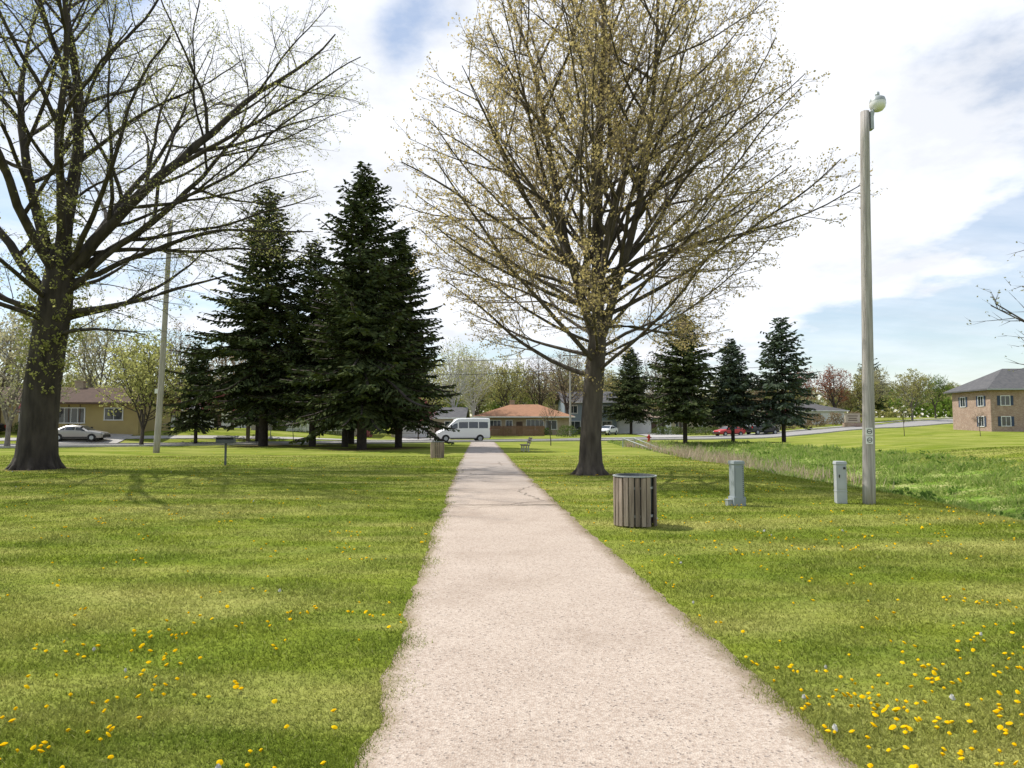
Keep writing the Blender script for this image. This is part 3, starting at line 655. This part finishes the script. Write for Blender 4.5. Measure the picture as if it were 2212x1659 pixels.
house('brick_bungalow',2.0,110,rad(-3),14,9.5,2.75,'tanbrick','shing_orange','hip',2.0,[(-4.6,1.55,2.2,1.3),(4.3,1.55,1.6,1.3),(1.8,1.55,2.6,1.5),(-2.2,1.7,.9,1.)],[-.6],chim=(-2,.4),ov=.9)
house('blue_two_storey_house',13.2,121,rad(4),9,8,5.4,'bluesid','shing_gray','gable',2.0,[(-3,4.2,1.3,1.2),(-.2,4.2,.9,1.2),(2.8,4.2,1.3,1.2),(-2.8,1.5,1.9,1.3),(2.8,1.5,1.6,1.3)],[.3])
house('garage_house',22.5,122,0,10,8,2.6,'white','shing_tan','gable',1.6,[(3.3,1.6,1.4,1.1)],[2],[(-1.8,4.8)])
house('ranch_house',37,134,0,15,9,2.7,'cream','shing_tan','gable',1.7,[(-5,1.6,2,1.2),(-1,1.6,1.2,1.2),(4.5,1.6,2,1.2)],[1.5])
house('ranch_house',57,139,0,17,9,2.7,'white','shing_gray','hip',1.6,[(-6,1.6,2,1.2),(-1,1.6,1.2,1.2),(3,1.6,1.5,1.2)],[1.5],[(6,4)])
house('ranch_house',-75,90,rad(10),16,9,2.8,'graysid','shing_brown','gable',1.7,[(-5,1.6,2,1.2),(-1,1.6,1.2,1.2),(4.5,1.6,2,1.2)],[1.5])
house('brick_apartment_building',76.5,96,rad(-4),23,9,5.6,'stonebrick','shing_gray','hip',3.1,[(-9.6,4.1,1.1,1.2),(-5.3,4.1,1.5,1.2),(-.6,4.1,1.5,1.2),(4,4.1,1.5,1.2),(-9.6,1.3,1.1,1.2),(-5.3,1.3,1.5,1.2),(-.6,1.3,1.5,1.2),(4,1.3,1.5,1.2)],[2],shut='bluesh',ov=.8,
      swins=[(-2.4,4.1,1.1,1.3),(1.8,4.1,1.1,1.3),(-2.4,1.3,1.1,1.3)],trim='metal')
# ---------------------------------------------------------------- fences, small structures
def fence(name,x0,y0,x1,y1,h,m,pw=.14,gap=.03):
    L=math.hypot(x1-x0,y1-y0); e=empty(name,(x0,y0,z1(x0,y0)),math.atan2(y1-y0,x1-x0)); B=MB(); n=int(L/(pw+gap))
    for i in range(n): B.box((i*(pw+gap)+pw/2,0,h/2+.04),(pw,.025,h*(1+.02*math.sin(i*3.7))))
    B.obj('pickets',[M[m]],e); B=MB()
    for z in (.3,h*.85): B.box((L/2,.04,z),(L,.05,.09))
    for i in range(int(L/2.2)+1): B.box((i*2.2,.09,h/2),(.1,.06,h+.1))
    B.obj('rails',[M[m]],e); return e
fence('wood_fence',-3.4,99,4.8,99.6,1.5,'fence'); fence('white_picket_fence',-27.5,83.5,-19.5,84.5,.95,'white',.08,.08)
e=empty('playground_slide',(-23.5,86,z1(-23.5,86))); B=MB(); B.tube([Vector((-1.2,0,.25)),Vector((-.6,0,.35)),Vector((.5,0,1.3)),Vector((.8,0,1.35))],[.2]*4,8,cap=True); B.obj('chute',[M['blue']],e)
B=MB(); [B.cyl((.8,s*.2,0),(.8,s*.2,1.7),.03) for s in (-1,1)]; [B.cyl((.8,-.2,z),(.8,.2,z),.02) for z in (.3,.6,.9,1.2)]; B.obj('ladder',[M['white']],e)
def trashcan(x,y,rz=0,missing=()):
    e=empty('trash_can',(x,y,z1(x,y)),rz); R=random.Random(int(x*9)); S=MB(); n=22; r=.355
    for i in range(n):
        if i in missing: continue
        a=2*math.pi*i/n; S.box(((r+R.uniform(-.008,.008))*math.cos(a),(r+R.uniform(-.008,.008))*math.sin(a),.44+R.uniform(-.012,.012)),(.035,.084,.84+R.uniform(-.015,.015)),R.choice([0,0,1]),a+R.uniform(-.06,.06))
    o=S.obj('wood_slats',[M['wood'],M['wood2']],e); bv=o.modifiers.new('b','BEVEL'); bv.width=.005; bv.segments=2
    B=MB(); k=24; cs=CS[24]
    def ring(rr,z): return [(rr*c,rr*s,z) for c,s in cs]
    rings=[ring(.29,.05),ring(.325,.84),ring(.345,.875),ring(.345,.895),ring(.31,.895),ring(.30,.85),ring(.27,.08)]; vs=[v for q in rings for v in q]; fs=[]
    for a in range(len(rings)-1):
        for j in range(k): fs.append((a*k+j,a*k+(j+1)%k,(a+1)*k+(j+1)%k,(a+1)*k+j))
    fs.append(tuple(6*k+j for j in range(k))); B.add(vs,fs); B.obj('liner',[M['rust']],e,smooth=False)
    B=MB()
    for z in (.2,.68):
        q=[(rr*c,rr*s,zz) for rr,zz in ((.335,z-.02),(.335,z+.02),(.326,z+.02),(.326,z-.02)) for c,s in cs]
        B.add(q,[(a*k+j,a*k+(j+1)%k,((a+1)%4)*k+(j+1)%k,((a+1)%4)*k+j) for a in range(4) for j in range(k)])
    q=[(rr*c,rr*s,zz) for rr,zz in ((.385,.868),(.385,.885),(.345,.885),(.345,.868)) for c,s in cs]
    B.add(q,[(a*k+j,a*k+(j+1)%k,((a+1)%4)*k+(j+1)%k,((a+1)%4)*k+j) for a in range(4) for j in range(k)])
    B.obj('hoops',[M['metal']],e); return e
trashcan(2.17,12.15,.1,(19,)); trashcan(-4.05,37.2,.4)
e=empty('utility_pedestal',(5.0,15.3,z1(5,15.3)),rad(12)); B=MB()
B.box((0,0,.46),(.24,.22,.92)); B.box((0,0,.955),(.275,.26,.07),taper=.93); B.box((0,-.118,.50),(.20,.014,.72)); B.box((0,0,.10),(.29,.26,.2))
o=B.obj('cover',[M['pedestal']],e); b=o.modifiers.new('b','BEVEL'); b.width=.008; b.segments=2
B=MB()
for i in range(17): B.box((.122,0,.2+i*.042),(.012,.16,.014)); B.box((.085,-.1285,.2+i*.042),(.018,.008,.014))
B.obj('vents',[M['black']],e); B=MB(); B.box((-.2,0,.06),(.11,.12,.13)); B.box((-.2,0,.135),(.13,.14,.02)); B.obj('cable_box',[M['metal']],e)
e=empty('utility_pedestal',(7.45,15.6,z1(7.45,15.6)),rad(-10)); B=MB()
B.box((0,0,.44),(.22,.22,.88)); B.box((0,0,.915),(.25,.25,.07),taper=.9); B.box((0,0,.28),(.235,.235,.02)); B.box((.0,-.115,.58),(.15,.014,.5))
o=B.obj('cover',[M['pedestal2']],e); b=o.modifiers.new('b','BEVEL'); b.width=.01; b.segments=2
B=MB(); B.box((.06,-.125,.80),(.05,.006,.05)); B.box((-.05,-.127,.62),(.02,.014,.07)); B.obj('label_and_latch',[M['black']],e)
def lamp(x,y,H,lx,r0,r1,side,arm):
    e=empty('street_lamp',(x,y,z1(x,y))); B=MB(); n=14; pts=[];rr=[]
    for i in range(n+1):
        t=i/n; pts.append(Vector((lx*t+.02*math.sin(t*5),.03*math.sin(t*4),-.2+(H+.2)*t))); rr.append(r0*(1-t)+r1*t)
    B.tube(pts,rr,16,0,True); B.obj('wood_pole',[M['pole']],e,smooth=True)
    B=MB(); top=Vector((lx,0,H)); s=side
    B.box((lx+s*(r1+.02),-.02,H-.22),(.07,.14,.42))
    B.tube([top+Vector((s*(r1+.02),0,-.3)),top+Vector((s*(r1+.08),0,-.05)),top+Vector((s*(r1+arm*.5),-.0,.12)),top+Vector((s*(r1+arm),0,.2))],[.035]*4,8,0,True)
    B.box((lx-s*r1*.9,-r1*.3,H-.4),(.03,.08,.5))
    B.obj('bracket_arm',[M['metal']],e)
    c=top+Vector((s*(r1+arm),0,.2)); B=MB(); prof=[(.02,.17),(.09,.165),(.155,.12),(.17,.06),(.175,.03)]; cs=CS[20]; vs=[]
    for q,z in prof: vs+=[(c.x+q*a,c.y+q*b,c.z+z) for a,b in cs]
    k=20; fs=[(i*k+j,i*k+(j+1)%k,(i+1)*k+(j+1)%k,(i+1)*k+j) for i in range(len(prof)-1) for j in range(k)]+[tuple(range(k))[::-1]]
    B.add(vs,fs); B.cyl((c.x,c.y,c.z+.16),(c.x,c.y,c.z+.27),.05,.045,12); B.obj('lamp_hood',[M['metal']],e,smooth=True)
    B=MB(); prof=[(.172,.03),(.18,-.02),(.16,-.1),(.11,-.16),(.04,-.185)]; vs=[]
    for q,z in prof: vs+=[(c.x+q*a,c.y+q*b,c.z+z) for a,b in cs]
    B.add(vs,[(i*k+j,i*k+(j+1)%k,(i+1)*k+(j+1)%k,(i+1)*k+j) for i in range(len(prof)-1) for j in range(k)]+[tuple(4*k+j for j in range(k))]); B.obj('lamp_globe',[M['light']],e,smooth=True)
    return e
e=lamp(7.98,15.4,9.0,.2,.135,.095,1,.2)
B=MB(); B.box((-.02,-.155,1.62),(.15,.01,.17)); B.box((-.02,-.155,1.43),(.15,.01,.17)); B.obj('notice_plates',[M['white']],e)
B=MB(); 
for z in (1.62,1.43):
    q=[(-.02+rr*c,-.1625,z+rr*s) for rr in (.058,.044) for c,s in CS[20]]; B.add(q,[(j,(j+1)%20,20+(j+1)%20,20+j) for j in range(20)])
    B.box((-.02,-.1635,z),(.075,.004,.016))
B.obj('notice_symbols',[M['black']],e)
e=lamp(-23.1,44.5,15.3,.5,.2,.14,-1,1.1)
B=MB(); B.box((0,-.23,4.0),(.2,.01,.3)); B.obj('notice_plate',[M['white']],e)
e=empty('park_grill',(-12.7,30.4,z1(-12.7,30.4)),rad(10)); B=MB(); B.cyl((0,0,0),(0,0,1.0),.05,.05,12)
B.obj('post',[M['rust']],e); B=MB()
B.box((0,0,1.0),(.75,.45,.03)); B.box((0,.22,1.12),(.75,.02,.24)); B.box((-.37,0,1.12),(.02,.42,.24)); B.box((.37,0,1.12),(.02,.42,.24)); B.box((0,-.22,1.08),(.75,.02,.15))
for i in range(16): B.cyl((-.34+i*.045,-.22,1.22),(-.34+i*.045,.2,1.22),.008,.008,6)
B.cyl((-.5,-.1,1.25),(.4,-.1,1.25),.015,.015,6); B.box((0,.06,1.30),(.72,.34,.03)); B.obj('firebox',[M['rust']],e)
e=empty('park_bench',(.86,47,z1(.86,47)),rad(-84)); B=MB()
for k in range(4): B.box((0,-.18+k*.12,.45),(1.7,.1,.04))
B.obj('seat',[M['wood']],e); B=MB()
for k in range(3): B.box((0,.30+k*.05,.60+k*.14),(1.7,.035,.11))
B.obj('backrest',[M['wood']],e)
for i,sx in enumerate((-.6,.6)):
    B=MB(); B.box((sx,-.12,.21),(.08,.08,.42)); B.box((sx,.2,.21),(.08,.08,.42)); B.box((sx,.04,.41),(.07,.5,.05)); B.tube([Vector((sx,.24,.42)),Vector((sx,.44,.98))],[.03,.03],6,0,True); B.obj('leg_%d'%(i+1),[M['conc']],e)
e=empty('fire_hydrant',(14.6,73,z1(14.6,73))); B=MB(); B.cyl((0,0,0),(0,0,.08),.2,.2,16); B.cyl((0,0,.08),(0,0,.62),.13,.13,16); B.cyl((0,0,.62),(0,0,.67),.17,.17,16)
B.cyl((0,0,.67),(0,0,.80),.14,.05,16); B.cyl((0,0,.8),(0,0,.86),.035,.035,6); B.cyl((-.24,0,.5),(.24,0,.5),.065,.065,12); B.cyl((0,-.22,.45),(0,0,.45),.085,.085,12); B.obj('body',[M['red']],e)
e=empty('culvert_railing',(0,0,0)); B=MB()
for (a,b) in (((8.9,55,.75),(10.6,50,-.1)),((9.9,55.5,.75),(12.2,50,-.45))):
    A=Vector(a);C=Vector(b); B.tube([A,C],[.04,.04],8,0,True); B.tube([A,Vector((A.x,A.y,-.6))],[.04,.04],8,0,True)
B.tube([Vector((8.9,55,.75)),Vector((9.9,55.5,.75))],[.04]*2,8,0,True)
B.obj('rails',[M['metal']],e)
e=empty('street_name_sign',(-25.4,72,z1(-25.4,72))); B=MB(); B.cyl((0,0,0),(0,0,3.0),.04,.04,8); B.obj('post',[M['metal']],e); B=MB(); B.box((0,-.05,2.85),(.9,.02,.22)); B.box((0.05,0,3.08),(.02,.9,.2)); B.obj('name_plates',[M['green']],e)
e=empty('mailbox_post',(-27,70,z1(-27,70))); B=MB(); B.box((0,0,.8),(.3,.3,1.6)); B.obj('post',[M['wood2']],e); B=MB(); B.box((0,-.05,1.75),(.35,.5,.3)); B.obj('box',[M['conc']],e)
e=empty('monument_sign',(59.5,119.5,z1(59.5,119.5))); B=MB(); B.box((0,0,.3),(3.2,.7,.9)); B.obj('base',[M['stonebrick']],e); B=MB(); B.box((0,0,1.55),(2.6,.25,1.5)); B.box((0,0,2.35),(2.9,.35,.1)); B.obj('panel',[M['cream']],e)
B=MB(); 
for z,w_ in ((1.95,1.8),(1.55,1.4),(1.2,1.6)): B.box((0,-.135,z),(w_,.012,.14))
B.obj('lettering_bars',[M['door']],e)
tops=[]
for (x,y,H) in ((-105,78,11.5),(-62,84,11.5),(-30,95,11),(8.7,102,12.5),(46,118,11.5)):
    e=empty('utility_pole',(x,y,z1(x,y))); B=MB(); B.tube([Vector((0,0,-.2)),Vector((0,0,H))],[.17,.11],10,0,True); B.obj('pole',[M['pole']],e); B=MB(); B.box((0,0,H-.5),(2.2,.1,.12)); B.obj('crossarm',[M['wood2']],e); tops.append((x,y,z1(x,y)+H-.42))
B=MB()
for a,b in zip(tops[:-1],tops[1:]):
    for o,dz in ((-1,0),(1,0),(0,-2)):
        pts=[]
        for i in range(13):
            t=i/12; p=Vector(a).lerp(Vector(b),t); pts.append(Vector((p.x+o,p.y,p.z+dz-1.0*4*t*(1-t))))
        B.tube(pts,[.02 if dz==0 else .035]*13,4)
B.obj('power_lines',[M['black']])
# ---------------------------------------------------------------- vehicles (front toward -X)
def vehicle(name,x,y,rz,st,paint,wins,wheels,wr,screen,rear):
    e=empty(name,(x,y,z1(x,y)+.05),rz); B=MB(); k=10; vs=[]
    for (sx,zb,zt,zr,wb,wt) in st:
        h=[(wb*.93,zb),(wb,zb+.18),(wb,zt),(wt+.02,zr-.09),(wt-.10,zr)]
        ring=[(sx,-a,z) for a,z in h]+[(sx,a,z) for a,z in h[::-1]]; vs+=ring
    n=len(st); fs=[(i*k+j,i*k+(j+1)%k,(i+1)*k+(j+1)%k,(i+1)*k+j) for i in range(n-1) for j in range(k)]
    fs+=[tuple(range(k)),tuple((n-1)*k+j for j in range(k))[::-1]]
    B.add(vs,fs); o=B.obj('body',[M[paint]],e,recalc=True); bv=o.modifiers.new('b','BEVEL'); bv.width=.03; bv.segments=3; bv.limit_method='ANGLE'; bv.angle_limit=rad(20)
    for p in o.data.polygons: p.use_smooth=True
    X=[s[0] for s in st]
    def side(px_,t,sg,off=.012):
        zt=np.interp(px_,X,[s[2] for s in st]); zr=np.interp(px_,X,[s[3]-.09 for s in st]); wb=np.interp(px_,X,[s[4] for s in st]); wt=np.interp(px_,X,[s[5]+.02 for s in st])
        return (px_,sg*(wb+(wt-wb)*t+off),zt+(zr-zt)*t)
    G=MB()
    for (a,b,t0,t1,a2,b2) in wins:
        for sg in (-1,1): 
            q=[side(a,t0,sg),side(b,t0,sg),side(b2,t1,sg),side(a2,t1,sg)]; G.add(q,[(0,1,2,3) if sg<0 else (3,2,1,0)])
    for (xa,za,wa,xb,zb_,wb_) in (screen,rear): G.add([(xa,-wa,za),(xb,-wb_,zb_),(xb,wb_,zb_),(xa,wa,za)],[(0,3,2,1)])
    G.obj('windows',[M['glass']],e)
    W=MB();H=MB();wy=st[len(st)//2][4]
    for wx in wheels:
        for sg in (-1,1):
            W.cyl((wx,sg*(wy-.2),wr-.05),(wx,sg*(wy+.015),wr-.05),wr,wr,20)
            H.cyl((wx,sg*(wy+.012),wr-.05),(wx,sg*(wy+.03),wr-.05),wr*.6,wr*.55,16)
            for q in range(5): 
                a=q*1.2566; H.box((wx+wr*.3*math.cos(a),sg*(wy+.035),wr-.05+wr*.3*math.sin(a)),(.05,.012,.05))
    W.obj('tyres',[M['tyre']],e); H.obj('wheel_hubs',[M['metal']],e)
    A=MB()
    for wx in wheels:
        for sg in (-1,1):
            q=[(wx+rr*math.cos(a),sg*(wy+.004),wr-.05+rr*math.sin(a)) for rr in (wr*1.0,wr*1.2) for a in [math.pi*j/12 for j in range(13)]]
            A.add(q,[(j,j+1,13+j+1,13+j) for j in range(12)])
    x0=st[0][0];x1=st[-1][0]
    A.box((x0-.02,0,.42),(.12,st[0][4]*1.9,.24)); A.box((x1+.02,0,.42),(.10,st[-1][4]*1.9,.2))
    for sg in (-1,1): A.box(((x0+x1)/2,sg*(wy-.01),.30),((wheels[1]-wheels[0])-2.3*wr,.05,.12))
    A.obj('bumpers_and_trim',[M['black']],e)
    Lg=MB(); 
    for sg in (-1,1): Lg.box((x0+.08,sg*st[0][4]*.82,st[0][2]+.0),(.16,.26,.16))
    Lg.obj('headlights',[M['light']],e)
    Rg=MB()
    for sg in (-1,1): Rg.box((x1-.02,sg*st[-1][4]*.93,st[-1][2]-.02),(.07,.14,.28)); 
    Rg.obj('tail_lights',[M['red']],e)
    Mr=MB(); mx=screen[0]+(screen[3]-screen[0])*.45
    for sg in (-1,1): Mr.box((mx+.15,sg*(wy+.12),screen[1]+.22),(.12,.22,.26 if screen[4]>1.8 else .14))
    Mr.obj('mirrors',[M['black']],e)
    return e
van=[(-2.95,.5,.75,.88,.80,.78),(-2.82,.34,.9,1.05,.93,.86),(-2.45,.3,1.12,1.24,.99,.88),(-2.0,.3,1.28,1.42,1.0,.88),(-1.05,.3,1.36,2.3,1.0,.86),(-.6,.3,1.38,2.5,1.0,.86),(1.0,.3,1.38,2.56,1.0,.86),(2.65,.3,1.38,2.54,1.0,.86),(2.86,.36,1.32,2.46,.98,.84)]
vehicle('passenger_van',-5.4,75.2,rad(13),van,'vanpaint',[(-1.72,-.72,.05,.62,-1.1,-.72),(-.58,.42,.05,.68,-.58,.42),(.52,1.52,.05,.68,.52,1.52),(1.62,2.62,.05,.68,1.62,2.62)],(-2.0,1.75),.36,(-1.99,1.44,.86,-1.08,2.29,.76),(2.885,1.42,.78,2.885,2.2,.74))
sed=[(-2.38,.4,.58,.66,.72,.66),(-2.2,.24,.70,.78,.86,.78),(-1.15,.2,.86,.95,.9,.78),(-.35,.2,.92,1.37,.9,.66),(.3,.2,.94,1.44,.9,.64),(.95,.2,.96,1.38,.9,.66),(1.7,.2,.97,1.08,.9,.78),(2.25,.26,.92,1.03,.86,.76),(2.4,.4,.75,.9,.8,.74)]
sw=[(-.95,-.02,.12,.85,-.42,-.02),(.06,.85,.12,.85,.06,.85),(.93,1.45,.15,.8,.93,1.1)]
def sedan(x,y,rz,p,name='parked_car'): return vehicle(name,x,y,rz,sed,p,sw,(-1.45,1.42),.32,(-1.1,.99,.72,-.38,1.37,.58),(1.66,1.11,.7,1.0,1.39,.58))
sedan(-40.7,64.4,rad(188),'silver'); sedan(-50.5,64,rad(10),'darkp'); sedan(14.8,106,rad(60),'vanpaint'); sedan(31.7,100,rad(25),'redp')
trk=[(-2.7,.5,.8,.95,.85,.8),(-2.5,.35,.95,1.08,.95,.88),(-1.45,.32,1.08,1.2,.98,.86),(-.8,.32,1.12,1.78,.98,.75),(.4,.32,1.12,1.82,.98,.75),(.62,.32,1.12,1.5,.98,.8),(.68,.32,1.08,1.2,.98,.93),(2.7,.36,1.08,1.2,.98,.93)]
e=vehicle('pickup_truck',37.2,102,rad(205),trk,'darkp',[(-1.3,-.25,.1,.85,-.85,-.25),(-.15,.42,.1,.85,-.15,.42)],(-1.75,1.7),.38,(-1.42,1.22,.76,-.85,1.77,.66),(.69,1.25,.7,.62,1.6,.66))
B=MB()
for sx in (.9,1.7,2.5):
    for sg in (-1,1): B.cyl((sx,sg*.85,1.2),(sx,sg*.85,2.2),.04,.04,8)
    B.cyl((sx,-.85,2.2),(sx,.85,2.2),.04,.04,8)
for sg in (-1,1): B.cyl((.9,sg*.85,2.2),(2.5,sg*.85,2.2),.04,.04,8); B.box((1.7,sg*.85,1.65),(1.7,.05,.8))
B.obj('cargo_rack',[M['white']],e)
# ---------------------------------------------------------------- world
az_=math.atan2(-.91,.42); el_=rad(55)
SUN=Vector((math.sin(az_)*math.cos(el_),math.cos(az_)*math.cos(el_),math.sin(el_)))
w=bpy.data.worlds.new('World'); scene.world=w; w.use_nodes=True; nt=w.node_tree; nt.nodes.clear()
out=N(nt,'ShaderNodeOutputWorld'); sky=N(nt,'ShaderNodeTexSky'); sky.sky_type='NISHITA'; sky.sun_disc=False
sky.sun_elevation=el_; sky.sun_rotation=az_%(2*math.pi); sky.air_density=1.15; sky.dust_density=.3; sky.ozone_density=1.6
bg=N(nt,'ShaderNodeBackground'); bg.inputs[1].default_value=.15; nt.links.new(sky.outputs[0],bg.inputs[0])
tc=N(nt,'ShaderNodeTexCoord'); dv=tc.outputs['Generated']; sp=N(nt,'ShaderNodeSeparateXYZ'); nt.links.new(dv,sp.inputs[0])
zc=N(nt,'ShaderNodeMath',operation='MAXIMUM'); nt.links.new(sp.outputs[2],zc.inputs[0]); zc.inputs[1].default_value=0
za=N(nt,'ShaderNodeMath',operation='ADD'); nt.links.new(zc.outputs[0],za.inputs[0]); za.inputs[1].default_value=.2
dx=N(nt,'ShaderNodeMath',operation='DIVIDE'); nt.links.new(sp.outputs[0],dx.inputs[0]); nt.links.new(za.outputs[0],dx.inputs[1])
dy=N(nt,'ShaderNodeMath',operation='DIVIDE'); nt.links.new(sp.outputs[1],dy.inputs[0]); nt.links.new(za.outputs[0],dy.inputs[1])
cb=N(nt,'ShaderNodeCombineXYZ'); nt.links.new(dx.outputs[0],cb.inputs[0]); nt.links.new(dy.outputs[0],cb.inputs[1])
tot=noise_node(nt,cb.outputs[0],1.35,10,.56)
for (d,c0,c1,amp) in (((-.17,1,.45),.93,.995,.22),((.15,1,.40),.93,.995,.16),((.56,1,.46),.93,1.,.22),((-.62,1,.42),.95,1.,.08),((.62,1,.30),.985,1.,.10),((-.10,1,.58),.992,1.,-.24),((.66,1,.13),.965,.997,-.22),((-.42,1,.28),.97,1.,-.08),((.80,1,.40),.99,1.,-.12)):
    v=Vector(d).normalized(); dt_=N(nt,'ShaderNodeVectorMath',operation='DOT_PRODUCT'); nt.links.new(dv,dt_.inputs[0]); dt_.inputs[1].default_value=v
    r=rng_node(nt,dt_.outputs['Value'],c0,c1,0,amp,True); ad=N(nt,'ShaderNodeMath',operation='ADD'); nt.links.new(tot,ad.inputs[0]); nt.links.new(r,ad.inputs[1]); tot=ad.outputs[0]
mask=rng_node(nt,tot,.44,.62,.0,1,True)
mps=N(nt,'ShaderNodeMapping'); mps.inputs['Rotation'].default_value=(0,0,rad(35)); mps.inputs['Scale'].default_value=(.5,1.8,1); nt.links.new(cb.outputs[0],mps.inputs[0])
thin=rng_node(nt,noise_node(nt,mps.outputs[0],1.1,8,.62),.38,.68,.16,.60)
mxm=N(nt,'ShaderNodeMath',operation='MAXIMUM'); nt.links.new(mask,mxm.inputs[0]); nt.links.new(thin,mxm.inputs[1]); mask=mxm.outputs[0]
shade=rng_node(nt,noise_node(nt,cb.outputs[0],2.6,6,.6),.38,.58,.96,1.15)
ccol=N(nt,'ShaderNodeMixRGB',blend_type='MULTIPLY'); ccol.inputs[0].default_value=1; ccol.inputs[1].default_value=(.955,.985,1.05,1); nt.links.new(shade,ccol.inputs[2])
bc=N(nt,'ShaderNodeBackground'); nt.links.new(ccol.outputs[0],bc.inputs[0]); bc.inputs[1].default_value=1.0
mx=N(nt,'ShaderNodeMixShader'); nt.links.new(mask,mx.inputs[0]); nt.links.new(bg.outputs[0],mx.inputs[1]); nt.links.new(bc.outputs[0],mx.inputs[2]); nt.links.new(mx.outputs[0],out.inputs[0])
ld=bpy.data.lights.new('sun','SUN'); ld.energy=5.; ld.angle=rad(.5); ld.color=(1,.955,.88); lo=link(bpy.data.objects.new('sun',ld)); lo.rotation_euler=(-SUN).to_track_quat('-Z','Y').to_euler(); lo.location=(0,0,50)
cd=bpy.data.cameras.new('camera'); cd.lens=24; cd.sensor_width=36; cd.clip_start=.05; cd.clip_end=5000; co=link(bpy.data.objects.new('camera',cd)); co.location=(0,0,1.75); co.rotation_euler=(rad(93.5),0,0); scene.camera=co
